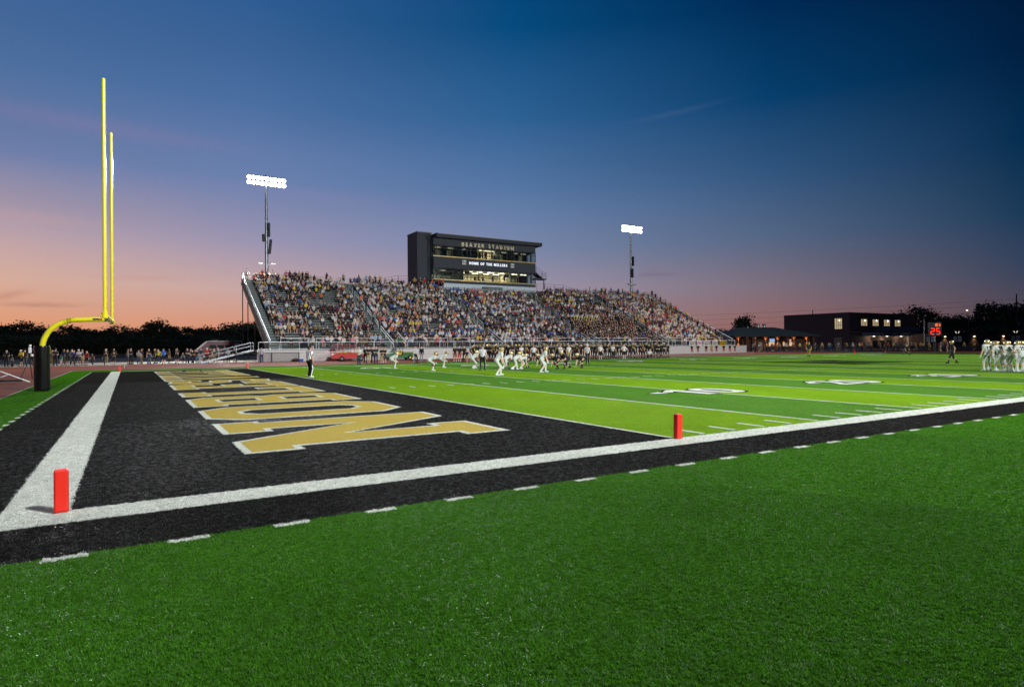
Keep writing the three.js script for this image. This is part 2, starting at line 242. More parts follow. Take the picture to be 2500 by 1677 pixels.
{ // yard numbers with dark outlines, and the arrows beside them
  const num = (txt, bevel, size) => { const g = new TextGeometry(txt, { font, size, depth: 0.001, curveSegments: 5, bevelEnabled: true, bevelSize: bevel, bevelOffset: 0, bevelThickness: 0.0005, bevelSegments: 1 }); g.computeBoundingBox(); return g; };
  const size = 2.15;
  for (let k = 10; k <= 90; k += 10) {
    const n = String(k <= 50 ? k : 100 - k);
    for (const far of [false, true]) for (let c = 0; c < 2; c++) {
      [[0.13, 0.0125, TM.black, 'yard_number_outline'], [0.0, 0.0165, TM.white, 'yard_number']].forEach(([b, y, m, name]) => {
        const g = num(n[c], b, size), bb2 = g.boundingBox, cx = (bb2.min.x + bb2.max.x) / 2; g.translate(-cx + (c ? 0.98 : -0.72), 0, 0);
        if (far) g.rotateZ(Math.PI);
        g.rotateX(-Math.PI / 2); g.translate(k * YD, y, far ? -(FW - 6.6) : -6.6); uvFlat(g); mesh(name, g, m, field);
      });
    }
    if (k !== 50) for (const far of [false, true]) for (const [b, y, m, name] of [[0.1, 0.0125, TM.black, 'arrow_outline'], [0, 0.0165, TM.white, 'arrow']]) {
      const d = k < 50 ? -1 : 1, s = new THREE.Shape([new THREE.Vector2(d * (2.15 + 2 * b), 0), new THREE.Vector2(d * (1.45 - b), 0.3 + b), new THREE.Vector2(d * (1.45 - b), -0.3 - b)]);
      const g = new THREE.ShapeGeometry(s); g.rotateX(-Math.PI / 2); g.translate(k * YD, y, far ? -(FW - 7.9) : -7.95); uvFlat(g); mesh(name, g, m, field);
    }
  }
}
// ---------- turf fibres standing on the sheet near where one can tell them apart ----------
function inPoly(p, x, y) { let c = false; for (let i = 0, j = p.length - 1; i < p.length; j = i++) if ((p[i][1] > y) !== (p[j][1] > y) && x < ((p[j][0] - p[i][0]) * (y - p[i][1])) / (p[j][1] - p[i][1]) + p[i][0]) c = !c; return c; }
function edgeDist(p, x, y) { let m = 9; for (let i = 0, j = p.length - 1; i < p.length; j = i++) { const ax = p[j][0], ay = p[j][1], dx = p[i][0] - ax, dy = p[i][1] - ay, t = Math.max(0, Math.min(1, ((x - ax) * dx + (y - ay) * dy) / (dx * dx + dy * dy))); m = Math.min(m, Math.hypot(x - ax - dx * t, y - ay - dy * t)); } return m; }
const letterBoxes = [['N', 2.7, 7.45], ['O', 7.95, 11.7], ['B', 12.2, 16.1], ['L', 16.75, 20.9], ['E', 21.4, 25.5], ['S', 25.95, 29.45], ['V', 29.8, 34.1], ['I', 34.45, 36.2], ['L', 36.5, 39.4], ['L', 39.7, 42.5], ['E', 42.8, 46.1]].map(([ch, v0, v1]) => { const sx = (v1 - v0) / GL[ch].w, f = (q) => q.map(([x, y]) => [x * sx, y * 0.505]); return { v0, v1, p: f(GL[ch].p), h: (GL[ch].h || []).map(f) }; });
function turfColour(u, v) {
  if (v < -bb - 0.1 || u < -10 * YD - bb - 0.1) return 'green';
  const k = ((u + 9.05) % YD + YD) % YD;
  if (v < -bb) return k < 0.165 || k > YD - 0.165 ? 'white' : 'green';
  if (u < -10 * YD - bb) { const q = ((v - 0.1) % YD + YD) % YD; return q < 0.165 || q > YD - 0.165 ? 'white' : 'green'; }
  if (v < -bw || u < -10 * YD - bw) return 'black';
  if (v < 0 || u < -10 * YD) return 'white';
  if (u < -0.05) {
    for (const b of letterBoxes) if (v > b.v0 && v < b.v1 && u > -6.98 && u < -1.93) {
      const x = v - b.v0, y = -1.93 - u; if (!inPoly(b.p, x, y)) return 'black';
      let d = edgeDist(b.p, x, y); for (const h of b.h) { if (inPoly(h, x, y)) return 'black'; d = Math.min(d, edgeDist(h, x, y)); }
      return d < 0.13 ? 'white' : 'gold';
    }
    return 'black';
  }
  const m5 = ((u + 0.05) % (5 * YD)); if (m5 < 0.1 && v > 0.1) return 'white';
  const m1 = ((u + 0.05) % YD); if (m1 < 0.1 && v > 0.13 && v < 0.8) return 'white';
  return Math.floor(u / (5 * YD)) % 2 ? 'band' : 'lime';
}
{
  const r = rng(77);
  const tuft = (seed, n, rad) => {
    const q = rng(seed), pos = [], nor = [];
    for (let k = 0; k < n; k++) {
      const a = q() * 6.283, d = rad * Math.sqrt(q()), x = Math.cos(a) * d, z = Math.sin(a) * d, th = q() * 6.283, w = 0.0011 + 0.0009 * q(), h = 0.009 + 0.009 * q(), le = (0.3 + 1.1 * q()) * h, lx = Math.cos(th) * le, lz = Math.sin(th) * le, px = -Math.sin(th) * w, pz = Math.cos(th) * w;
      const A = [x - px, 0, z - pz], B = [x + px, 0, z + pz], C = [x + lx * 0.35 + px, h * 0.65, z + lz * 0.35 + pz], E = [x + lx * 0.35 - px, h * 0.65, z + lz * 0.35 - pz], T = [x + lx, h, z + lz];
      for (const t of [[A, B, C], [A, C, E], [E, C, T]]) for (const p of t) pos.push(...p);
    }
    const g = new THREE.BufferGeometry(); g.setAttribute('position', new THREE.Float32BufferAttribute(pos, 3)); g.computeVertexNormals(); return g;
  };
  const cx = camera.position.x, cv = -camera.position.z, fw = 0.5503, spots = [[], [], []];
  const ring = (d0, d1, step, scale, hs) => {
    const lo = [cx - d1, cv - d1], n = Math.ceil((2 * d1) / step);
    for (let i = 0; i < n; i++) for (let j = 0; j < n; j++) {
      const u = lo[0] + (i + r()) * step, v = lo[1] + (j + r()) * step, du = u - cx, dv = v - cv, d = Math.hypot(du, dv);
      if (d < d0 || d > d1 || u < -12.45 || v < -11.9 || v > 53.3 || (u > -0.05 && v > 0.05 && d > 21) || (d > 24 && u > 0)) continue;
      let an = Math.atan2(du, dv) - fw; if (Math.abs(an) > 0.72) continue;
      spots[d < 30 && (u < -0.05 || v < 0) && r() < (d < 6 ? 0.25 : d < 17 ? 0.3 : 0.05) ? 2 : r() < 0.5 ? 0 : 1].push([u, v, scale * (0.85 + 0.3 * r()), r() * 6.283, u > -0.05 && v > 0.05 ? hs * 0.5 : hs]);
    }
  };
  ring(2.6, 8, 0.026, 1, 1); ring(8, 14, 0.04, 1.3, 0.85); ring(14, 24, 0.062, 1.7, 0.65); ring(24, 38, 0.1, 2.0, 0.4);
  const turfFibres = new THREE.Group(); turfFibres.name = 'turf_fibres'; scene.add(turfFibres); tag(turfFibres, 'short plastic turf fibres standing on the field', 'turf', null, 'stuff');
  const fm = [0.07, 0.07, 0.8].map((k, i) => new THREE.MeshPhysicalMaterial({ color: 0xffffff, roughness: i === 2 ? 0.42 : 0.7, specularIntensity: k, side: THREE.DoubleSide }));
  const tc = new THREE.Color(); let total = 0;
  spots.forEach((S, k) => {
    const im = new THREE.InstancedMesh(tuft(100 + k, 16, 0.021), fm[k], S.length), m = new THREE.Matrix4(), q = new THREE.Quaternion(), Y = V3(0, 1, 0); im.name = 'fibre_tufts'; total += S.length;
    S.forEach(([u, v, s, a, hs], i) => {
      m.compose(W(u, v, 0.006), q.setFromAxisAngle(Y, a), V3(s, hs * (0.85 + 0.3 * r()), s)); im.setMatrixAt(i, m);
      const c = TC[turfColour(u, v)], f = (0.62 + 0.46 * r()) * patch(u, -v); im.setColorAt(i, tc.setRGB(c[0] * f, c[1] * f, c[2] * f));
    });
    im.userData.kind = 'stuff'; add(im, turfFibres);
  });
  console.log('tufts', total);
}
// ---------- goal post and pylons ----------
{
  const yel = new THREE.MeshPhysicalMaterial({ color: linCol(0.8, 0.72, 0.01), roughness: 0.32, clearcoat: 0.5, clearcoatRoughness: 0.2 });
  const g = group('goal_post', -11.7, 24.4); tag(g, 'yellow gooseneck goal post with black padded base behind the end line', 'goal post');
  const pr = 0.1, R = 1.15, y1 = 3.05;
  mesh('gooseneck', tube([V3(0, 0, 0), V3(0, 0.9, 0), V3(0, 1.75, 0), V3(0.1, 2.25, 0), V3(0.42, 2.72, 0), V3(0.95, 2.98, 0), V3(1.5, 3.04, 0), V3(2.36, 3.05, 0)], 0.105, 48, 16), yel, g);
  mesh('crossbar', new THREE.CylinderGeometry(0.105, 0.105, 7.25, 18).rotateX(Math.PI / 2).translate(0, y1, 0).rotateY(-0.014).translate(2.37, 0, 0), yel, g);
  for (const s of [-1, 1]) { const u = mesh('upright', new THREE.CylinderGeometry(0.068, 0.068, 9.3, 16).translate(2.37 - s * 0.05, y1 + 4.62, s * 3.555), yel, g); mesh('collar', new THREE.CylinderGeometry(0.115, 0.115, 0.22, 16).translate(2.37 - s * 0.05, y1 + 0.02, s * 3.555), yel, u); }
  mesh('maker_plate', [bx(0.34, 0.07, 0.006, 1.95, 3.05, 0.107)], paint(0x1a1a1a, 0.4), g); mesh('maker_plate', [bx(0.09, 0.055, 0.006, 2.03, 3.05, 0.111)], paint(0xb01818, 0.4), g);
  // padded sleeve: gathered vinyl, creased where it is laced
  const pg = new THREE.CylinderGeometry(0.285, 0.285, 1.88, 48, 90, true), p = pg.attributes.position;
  for (let i = 0; i < p.count; i++) { const x = p.getX(i), y = p.getY(i), z = p.getZ(i), a = Math.atan2(x, z), t = y / 0.94; const cr = Math.exp(-(((a + 0.45) / 0.36) ** 2)); const rr = 0.285 + cr * (0.0045 * Math.sin(64 * (y + 0.22 * Math.abs(a + 0.45)) + 6 * Math.sin(y * 5)) * (0.35 + 0.65 * Math.max(0, Math.min(1, (0.6 - t) * 2)))) + 0.004 * Math.sin(a * 3 + y * 4) - 0.012 * Math.max(0, Math.abs(t) - 0.96) * 25; p.setXYZ(i, Math.sin(a) * rr, y + 0.98, Math.cos(a) * rr); }
  pg.computeVertexNormals(); const vinyl = paint(0x0a0c0a, 0.26);
  const pad = mesh('base_pad', pg, vinyl, g); mesh('pad_top', new THREE.CircleGeometry(0.284, 40).rotateX(-Math.PI / 2).translate(0, 1.915, 0), vinyl, pad);
  mesh('care_label', [bx(0.01, 0.28, 0.05, 0.287, 1.72, 0.02)], paint(0x9c9a20, 0.5), pad);
}
function pylon(u, v, label, grp, turn = 0, lean = 0) {
  const red = new THREE.MeshPhysicalMaterial({ color: linCol(0.95, 0.03, 0.012), roughness: 0.5, clearcoat: 0.15 });
  const g = group('pylon', u, v, 0.01, turn); tag(g, label, 'pylon', grp); g.rotation.z = lean;
  const b = new RoundedBoxGeometry(0.128, 0.457, 0.11, 4, 0.02); b.translate(0, 0.228, 0); mesh('foam_body', b, red, g);
  mesh('corner_seam', merge([bx(0.004, 0.42, 0.004, 0.0636, 0.22, 0.0546), bx(0.004, 0.42, 0.004, -0.0636, 0.22, 0.0546)]), paint(0xc01c12, 0.6), g); mesh('base_tab', rb(0.03, 0.03, 0.02, 0.006, 0.072, 0.02, 0.02), paint(0xb8b4a8, 0.6), g);
  mesh('seam', [bx(0.13, 0.004, 0.112, 0, 0.02, 0)], paint(0x8c0f0b, 0.5), g);
}
pylon(-9.21, -0.06, 'red end zone pylon where the white end line meets the sideline beside the black corner', null, 0.06);
pylon(0.0, -0.07, 'red goal line pylon standing between black end zone and lime turf', null, 0.0, -0.02);
pylon(-9.2, FW + 0.06, 'red end zone pylon at the end line across from the goal post, near the track', 'pylons along the far sideline');
pylon(0, FW + 0.06, 'red goal line pylon at the far sideline beside the gold letters', 'pylons along the far sideline');
for (const [u, v] of [[FL, FW + 0.06], [FL + 9.2, FW + 0.06]]) pylon(u, v, 'small red pylon at the opposite end zone along the far sideline', 'pylons of the opposite end zone');

// ---------- grandstand ----------
const ROWS = 29, RUN = 0.762, RISE = 0.378, V0 = 74.35, H0 = 1.72;   // first tread
const U0 = 6.47, U1 = 93.04, AISLES = [22.51, 40.03, 57.5, 75.05];
const treadH = (i) => H0 + i * RISE, treadV = (i) => V0 + i * RUN;
const SECT = [[U0 + 1.3, AISLES[0] - 0.7], [AISLES[0] + 0.7, AISLES[1] - 0.7], [AISLES[1] + 0.7, AISLES[2] - 0.7], [AISLES[2] + 0.7, AISLES[3] - 0.7], [AISLES[3] + 0.7, U1 - 1.2]];
{
  const g = group('grandstand', 0, 0); tag(g, 'large aluminium bleacher grandstand with rows of bench seats behind the track', 'grandstand');
  const alu = paint(0x9fa8a6, 0.42, 0.45), tread = paint(0x5d6664, 0.5, 0.45), dk = paint(0x3a403f, 0.6, 0.3), rail = paint(0xd4dad8, 0.5, 0.0);
  const len = U1 - U0, cu = (U0 + U1) / 2;
  const tb = bx(len, 0.03, RUN - 0.02), rbd = bx(len, RISE - 0.05, 0.02);
  for (let i = 0; i < ROWS; i++) { const t = mesh('foot_board', tb, tread, g); t.position.set(cu, treadH(i) - 0.015, -(treadV(i) + RUN / 2)); const r = mesh('riser_board', rbd, dk, g); r.position.set(cu, treadH(i) - RISE / 2, -(treadV(i) + 0.011)); }
  for (const [a, b] of SECT) { const sb = rb(b - a, 0.045, 0.27, 0.012), n = Math.floor((b - a) / 1.83), br = merge(Array.from({ length: n + 1 }, (_, k) => bx(0.05, 0.36, 0.05, -(b - a) / 2 + 0.1 + (k * (b - a - 0.2)) / n, -0.2, 0))); for (let i = 0; i < ROWS; i++) { const s = mesh('bench_seat', sb, alu, g); s.position.set((a + b) / 2, treadH(i) + 0.42, -(treadV(i) + RUN - 0.2)); const k = mesh('seat_brackets', br, dk, s); k.userData.kind = 'stuff'; } }
  // aisle steps: a half step on each row
  for (const c of [...AISLES, U0 + 0.65, U1 - 0.6]) { const st = bx(1.15, RISE / 2 - 0.03, 0.3); for (let i = 0; i < ROWS; i++) { const s = mesh('aisle_step', st, tread, g); s.position.set(c, treadH(i) + RISE / 4, -(treadV(i) + RUN - 0.16)); } }
  // front walkway, its fascia planks and guard rail
  mesh('front_walkway', bx(len + 3.4, 0.08, 2.4, cu - 0.2, 1.43, -73.15), paint(0x8f9694, 0.5, 0.4), g);
  const plank = paint(0xc9c4be, 0.55), seg = (len + 3.4) / 12;
  [[0.0, 0.34], [0.36, 0.68], [0.7, 1.02], [1.04, 1.385]].forEach(([a, b], r) => { const pb = bx(seg - 0.012, b - a, 0.05); for (let k = 0; k < 12; k++) { const p = mesh('fascia_plank', pb, plank, g); p.position.set(cu - 0.2 - (len + 3.4) / 2 + (k + 0.5) * seg, (a + b) / 2 + 0.01, -72 + (r % 2) * 0.004); } });
  const ru0 = 4.75, ru1 = 91.2;
  mesh('guard_rail', bar(V3(ru0, 2.42, -72.05), V3(ru1, 2.42, -72.05), 0.035), rail, g); mesh('guard_rail', bar(V3(ru0, 1.55, -72.05), V3(ru1, 1.55, -72.05), 0.028), rail, g);
  const pg = bar(V3(0, 1.45, 0), V3(0, 2.42, 0), 0.03); for (let u = ru0; u <= ru1 + 0.1; u += 2.4) { const p = mesh('rail_post', pg, rail, g); p.position.set(u, 0, -72.05); }
  // seat-height guards in front of the first row
  for (const [a, b] of SECT) for (let u = a; u + 3.6 < b; u += 4.4) mesh('front_seat_guard', merge([bar(V3(u, 2.95, -74.2), V3(u + 3.4, 2.95, -74.2), 0.03), bar(V3(u, 1.5, -74.2), V3(u, 2.95, -74.2), 0.03), bar(V3(u + 3.4, 1.5, -74.2), V3(u + 3.4, 2.95, -74.2), 0.03)]), rail, g);
  // hand rails down the aisles in short runs, two bars each
  for (const c of AISLES) {
    for (let i = 3; i < ROWS - 4; i += 4) { const a = W(c, treadV(i) + 0.1, treadH(i)), b = W(c, treadV(i + 3) - 0.25, treadH(i + 3) - 0.2), upv = (p, h) => V3(p.x, p.y + h, p.z); mesh('aisle_hand_rail', merge([bar(upv(a, 1.0), upv(b, 1.0), 0.045), bar(upv(a, 0.6), upv(b, 0.6), 0.04), bar(a, upv(a, 1.0), 0.028), bar(b, upv(b, 1.0), 0.028)]), rail, g); }
    for (const s of [0, 1.75]) { const a = V3(c + s, 1.5, -73.6), b = W(c + s, treadV(3), treadH(3)), upv = (p, h) => V3(p.x, p.y + h, p.z); mesh('stair_rail', merge([bar(upv(a, 1.0), upv(b, 1.0), 0.05), bar(upv(a, 0.55), upv(b, 0.55), 0.045), bar(a, upv(a, 1.0), 0.03), bar(b, upv(b, 1.0), 0.03)]), rail, g); }
  }
  // sloping end rails with mesh guards, stringers and columns
  const vT = treadV(ROWS - 1) + RUN, hT = treadH(ROWS - 1);
  const wire = noiseTex(64, (i, j) => { const on = (i + j) % 32 < 3 || (i - j + 64) % 32 < 3; const c = on ? 255 : 12; return [c, c, c]; }, false);
  const net = new THREE.MeshStandardMaterial({ color: 0x8a9290, roughness: 0.5, metalness: 0.4, alphaMap: wire, transparent: true, side: THREE.DoubleSide });
  M.net = (su, sv) => { const m = net.clone(); m.alphaMap = wire.clone(); m.alphaMap.repeat.set(su, sv); m.alphaMap.needsUpdate = true; return m; };
  const quad = (a, b, c, d) => { const q = new THREE.BufferGeometry(); q.setAttribute('position', new THREE.Float32BufferAttribute([a, b, c, a, c, d].flatMap((p) => [p.x, p.y, p.z]), 3)); q.setAttribute('uv', new THREE.Float32BufferAttribute([0, 0, 1, 0, 1, 1, 0, 0, 1, 1, 0, 1], 2)); q.computeVertexNormals(); return q; };
  const endM = new THREE.MeshStandardMaterial({ color: 0x59625e, roughness: 0.55, metalness: 0.4, side: THREE.DoubleSide });
  for (const [c, sg] of [[U0, -1], [U1, 1]]) {
    const a = W(c, 74, 1.67), b = W(c, vT, hT + 0.05), upv = (p, h) => V3(p.x, p.y + h, p.z);
    mesh('end_rail', bar(upv(a, 1), upv(b, 1), 0.065), rail, g); mesh('end_rail', bar(upv(a, 0.55), upv(b, 0.55), 0.03), rail, g);
    mesh('end_mesh', quad(a, b, upv(b, 1), upv(a, 1)), M.net(160, 7), g); mesh('end_sheet', quad(upv(a, -0.5).add(V3(sg * 0.09, 0, 0)), upv(b, -0.5).add(V3(sg * 0.09, 0, 0)), upv(b, 0.42).add(V3(sg * 0.09, 0, 0)), upv(a, 0.42).add(V3(sg * 0.09, 0, 0))), endM, g);
    for (let i = 0; i <= ROWS; i += 3) mesh('end_rail_post', bar(W(c, treadV(i), treadH(i) - 0.4), W(c, treadV(i), treadH(i) + 1), 0.025), rail, g);
    mesh('stringer', beam(upv(a, -0.35), upv(b, -0.35), 0.14, 0.4), paint(0x4b524f, 0.55, 0.5), g);
    for (let i = 0; i < ROWS; i++) mesh('tread_end', bx(0.08, 0.42, 0.5, c + sg * 0.15, treadH(i) - 0.62, -(treadV(i) + 0.3)), paint(0x6a706d, 0.5, 0.4), g);
  }
  for (let k = 0; k <= 10; k++) { const u = U0 + (len * k) / 10; for (const v of [79, 85, 91, 96]) { const h = H0 + ((v - V0) / RUN) * RISE - 0.5; mesh('column', bx(0.12, h, 0.12, u, h / 2, -v), dk, g); } mesh('rake_beam', beam(W(u, 74.4, 1.2), W(u, vT, hT - 0.55), 0.16, 0.32), dk, g); }
  // back rail along the top row
  for (const [a, b] of [[U0, 32], [68.8, U1]]) { mesh('back_rail', bar(V3(a, hT + 1.12, -vT), V3(b, hT + 1.12, -vT), 0.03), rail, g); mesh('back_rail', bar(V3(a, hT + 0.6, -vT), V3(b, hT + 0.6, -vT), 0.022), rail, g); mesh('back_mesh', quad(V3(a, hT, -vT - 0.02), V3(b, hT, -vT - 0.02), V3(b, hT + 1.1, -vT - 0.02), V3(a, hT + 1.1, -vT - 0.02)), M.net((b - a) * 8, 8), g); for (let u = a; u <= b + 0.01; u += 2.2) mesh('back_post', bar(V3(u, hT - 0.4, -vT), V3(u, hT + 1.12, -vT), 0.026), rail, g); }
  // entry stair at the open end
  const sA = V3(-1.5, 0.05, -73.1), sB = V3(4.2, 1.45, -73.1);
  for (const z of [-72.2, -74.1]) { for (const h of [0.95, 0.55]) mesh('stair_hand_rail', bar(V3(sA.x, sA.y + h, z), V3(sB.x, sB.y + h, z), 0.024), M.galv, g); mesh('stair_stringer', beam(V3(sA.x, sA.y, z), V3(sB.x, sB.y, z), 0.06, 0.16), M.galv, g); for (let k = 0; k < 4; k++) { const t = k / 3; mesh('stair_post', bar(V3(sA.x + (sB.x - sA.x) * t, sA.y + 1.4 * t, z), V3(sA.x + (sB.x - sA.x) * t, sA.y + 1.4 * t + 0.95, z), 0.026), rail, g); } }
  for (let k = 0; k < 9; k++) mesh('stair_tread', bx(0.5, 0.04, 1.8, sA.x + 0.4 + k * 0.62, 0.12 + k * 0.155, -73.15), alu, g);
  // banners tied to the guard rail
  const cloth = (fg, bg, seed, lines) => { const c = document.createElement('canvas'); c.width = 128; c.height = 80; const x = c.getContext('2d'); x.fillStyle = bg; x.fillRect(0, 0, 128, 80); x.fillStyle = fg; const q = rng(seed); for (let l = 0; l < lines; l++) { let px = 10; const y = 12 + l * (56 / lines), hh = 40 / lines; while (px < 112) { const w = 5 + q() * 9; x.fillRect(px, y, w, hh); x.fillStyle = bg; x.fillRect(px + 2, y + hh * 0.3, w * 0.5, hh * 0.25); x.fillStyle = fg; px += w + 3; } } const t = new THREE.CanvasTexture(c); t.colorSpace = THREE.SRGBColorSpace; return new THREE.MeshStandardMaterial({ map: t, roughness: 0.8 }); };
  [[79.4, 1.6, '#222', '#d8d4cc', 2], [81.3, 1.4, '#b03040', '#e0dcd6', 1], [83.3, 1.9, '#202020', '#e2ded6', 2], [85.4, 1.5, '#3a3a3a', '#cfccc6', 3], [87.6, 1.6, '#2a2410', '#c9a21c', 2]].forEach(([u, w, f, b, n], k) => { const m = mesh('banner', bx(w, 0.92, 0.02, u, 1.88, -71.97), cloth(f, b, 40 + k, n)); tag(m, ['white hand painted banner tied to the bleacher rail, two dark lines', 'pale banner with one red line tied to the bleacher rail', 'widest white banner with dark lettering tied to the bleacher rail', 'grey white banner with three lines tied to the bleacher rail', 'yellow banner with dark lettering tied to the bleacher rail'][k], 'banner', 'banners tied along the bleacher rail'); });
}
// ---------- press box ----------
{
  const g = group('press_box', 0, 0); tag(g, 'dark two storey press box with lit windows above the bleachers', 'press box');
  const brick = noiseTex(256, (i, j) => { const row = Math.floor(j / 16), x = (i + (row % 2) * 16) % 32, mort = j % 16 < 1.5 || x < 1; const v = mort ? 150 : 205 + ((i * 7 + row * 13) % 29); return [v, v, v]; }); brick.repeat.set(0.5, 0.5);
  const wallM = new THREE.MeshStandardMaterial({ color: linCol(0.062, 0.072, 0.092), roughness: 0.75, map: brick }), gold = paint(0xb39a58, 0.42, 0.3), frame = paint(0x15181b, 0.45, 0.4), trim = paint(0x8b8478, 0.6);
  const A = 39.25, B = 61.75, v0 = 97, v1 = 103.4, d = v1 - v0, cu = (A + B) / 2, w = B - A;
  const uvm = (geo) => { const p = geo.attributes.position, n = geo.attributes.normal, uv = geo.attributes.uv; for (let i = 0; i < p.count; i++) { const side = Math.abs(n.getX(i)) > 0.5; uv.setXY(i, side ? p.getZ(i) : p.getX(i), Math.abs(n.getY(i)) > 0.5 ? p.getZ(i) : p.getY(i)); } return geo; };
  const wallBox = (name, u0, u1, h0, h1, va, vb) => mesh(name, uvm(bx(u1 - u0, h1 - h0, vb - va, (u0 + u1) / 2, (h0 + h1) / 2, -(va + vb) / 2)), wallM, g);
  wallBox('skirt_wall', A, B, 13.5, 14.0, v0, v1); wallBox('middle_wall', A, B, 16.25, 18.3, v0, v0 + 0.3); wallBox('upper_wall', A, B, 20.42, 21.72, v0, v0 + 0.3);
  wallBox('back_wall', A, B, 14.0, 21.72, v1 - 0.25, v1); 
  for (const [ua, ub] of [[A, A + 0.25], [B - 0.25, B]]) for (const [ha, hb] of [[16.25, 18.3], [20.42, 21.72]]) wallBox('side_wall', ua, ub, ha, hb, v0 + 0.3, v1 - 0.25);
  for (const [ua, ub] of [[A, A + 0.25], [B - 0.25, B]]) for (const [ha, hb] of [[14.0, 16.25], [18.3, 20.42]]) wallBox('side_wall', ua, ub, ha, hb, v0 + 3.2, v1 - 0.25);
  for (const h of [14.06, 18.36]) mesh('gold_band', bx(w + 0.24, 0.16, 0.14, cu, h + 0.05, -v0 + 0.08), gold, g);
  for (const h of [14.06, 18.36]) mesh('gold_band', bx(0.12, 0.16, 3.2, A - 0.07, h + 0.05, -v0 - 1.55), gold, g);
  for (const [h, n] of [[16.3, 'floor_slab'], [14.02, 'floor_slab'], [20.5, 'ceiling_slab'], [16.2, 'ceiling_slab']]) mesh(n, bx(w - 0.52, 0.06, d - 0.6, cu, h + (n[0] === 'f' ? 2.0 * (h > 15) : 0), -(v0 + 0.32 + (d - 0.6) / 2)), paint(n[0] === 'f' ? 0x4a4a48 : 0xd8d4c8, 0.8), g);
  const roof = mesh('roof', bx(62.75 - 39.4, 0.62, d + 1.6, (62.75 + 39.4) / 2, 22.05, -(v0 - 1.0 + (d + 1.6) / 2)), paint(0x20252b, 0.6), g); mesh('roof_edge', [bx(62.85 - 39.3, 0.1, 0.1, (62.85 + 39.3) / 2, 22.41, -(v0 - 1.02)), bx(0.1, 0.1, d + 1.6, 39.36, 22.41, -(v0 + 2.4))], trim, roof);
  // light blue panel wall under the box, down to the top bench
  const pan = paint(0xc4d2d8, 0.6); for (let k = 0; k < 16; k++) mesh('wall_panel', bx(1.27, 1.9, 0.1, 41.6 + k * 1.29, 12.54, -97.05), pan, g);
  mesh('lower_sign', bx(4.6, 0.55, 0.05, 51.6, 12.85, -96.97), paint(0x49565c, 0.6), g);
  // windows: frames and single panes, lit rooms behind
  const glass = new THREE.MeshPhysicalMaterial({ color: 0xe4ecea, roughness: 0.04, transmission: 1, thickness: 0, ior: 1.45, specularIntensity: 0.8 });
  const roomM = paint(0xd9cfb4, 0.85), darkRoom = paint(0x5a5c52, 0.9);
  const lampM = new THREE.MeshStandardMaterial({ color: 0xffffff, emissive: 0xfff0d2, emissiveIntensity: 5 }), lampDim = new THREE.MeshStandardMaterial({ color: 0xffffff, emissive: 0xfff0d2, emissiveIntensity: 0.9 });
  const us = [A, 39.85, 40.75, 43.1, 45.3, 46.2, 47.0, 48.7, 49.6, 51.6, 53.4, 55.0, 56.0, 56.9, 58.8, 60.6, B];
  for (const [h0, h1] of [[14.2, 16.25], [18.5, 20.42]]) {
    const up = h0 > 16;
    for (let k = 0; k < us.length - 1; k++) {
      const a = us[k], b = us[k + 1], win = new THREE.Group(); win.name = 'window'; g.add(win);
      mesh('pane', bx(b - a - 0.08, h1 - h0 - 0.08, 0.012, (a + b) / 2, (h0 + h1) / 2, -v0 - 0.1), glass, win);
      mesh('mullion', bx(0.09, h1 - h0, 0.14, a, (h0 + h1) / 2, -v0 - 0.08), frame, win);
      mesh('transom', bx(b - a - 0.09, 0.07, 0.1, (a + b) / 2, h0 + (h1 - h0) * 0.74, -v0 - 0.08), frame, win);
    }
    mesh('mullion', bx(0.12, h1 - h0, 0.14, B, (h0 + h1) / 2, -v0 - 0.08), frame, g);
    for (const [h, n] of [[h0, 'window_sill'], [h1, 'window_head']]) mesh(n, bx(w, 0.09, 0.16, cu, h, -v0 - 0.08), frame, g);
    for (const uu of [A + 0.06, B - 0.06]) { const win = new THREE.Group(); win.name = 'window'; g.add(win); mesh('pane', bx(0.012, h1 - h0, 2.7, uu, (h0 + h1) / 2, -v0 - 1.65), glass, win); mesh('mullion', bx(0.1, h1 - h0, 0.09, uu, (h0 + h1) / 2, -v0 - 2.95), frame, win); mesh('mullion', bx(0.1, h1 - h0, 0.09, uu, (h0 + h1) / 2, -v0 - 1.5), frame, win); }
    // partitions between rooms
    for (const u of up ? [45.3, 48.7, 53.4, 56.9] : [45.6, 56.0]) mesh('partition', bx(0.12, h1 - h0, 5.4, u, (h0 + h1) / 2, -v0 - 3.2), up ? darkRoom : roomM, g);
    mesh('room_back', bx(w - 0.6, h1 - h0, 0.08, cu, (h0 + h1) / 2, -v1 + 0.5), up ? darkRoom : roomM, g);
    // inner doors and blinds at the back of the rooms
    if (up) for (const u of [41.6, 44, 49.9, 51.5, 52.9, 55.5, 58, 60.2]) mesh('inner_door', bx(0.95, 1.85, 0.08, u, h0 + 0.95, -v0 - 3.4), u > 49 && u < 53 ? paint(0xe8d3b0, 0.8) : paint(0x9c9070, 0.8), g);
  }
  const roomLamp = (u, h, v, lw, ld, power, bright) => { mesh('ceiling_lamp', bx(lw, 0.05, ld, u, h, -v), bright ? lampM : lampDim, g); const L = new THREE.RectAreaLight(0xffe9c4, power, lw, ld); L.position.set(u, h - 0.06, -v); L.rotation.x = -Math.PI / 2; L.name = 'press_box_lamp'; scene.add(L); };
  for (const u of [47.4, 49.8, 52.2, 54.6]) for (const v of [98.6, 100.6]) roomLamp(u, 16.05, v, 1.3, 0.4, 46, true);
  for (const u of [57.6, 59.8]) roomLamp(u, 16.05, 98.6, 1.3, 0.3, 12, true);
  for (const u of [50, 51.6, 52.8]) roomLamp(u, 20.3, 99.2, 1.2, 0.3, 26, true);
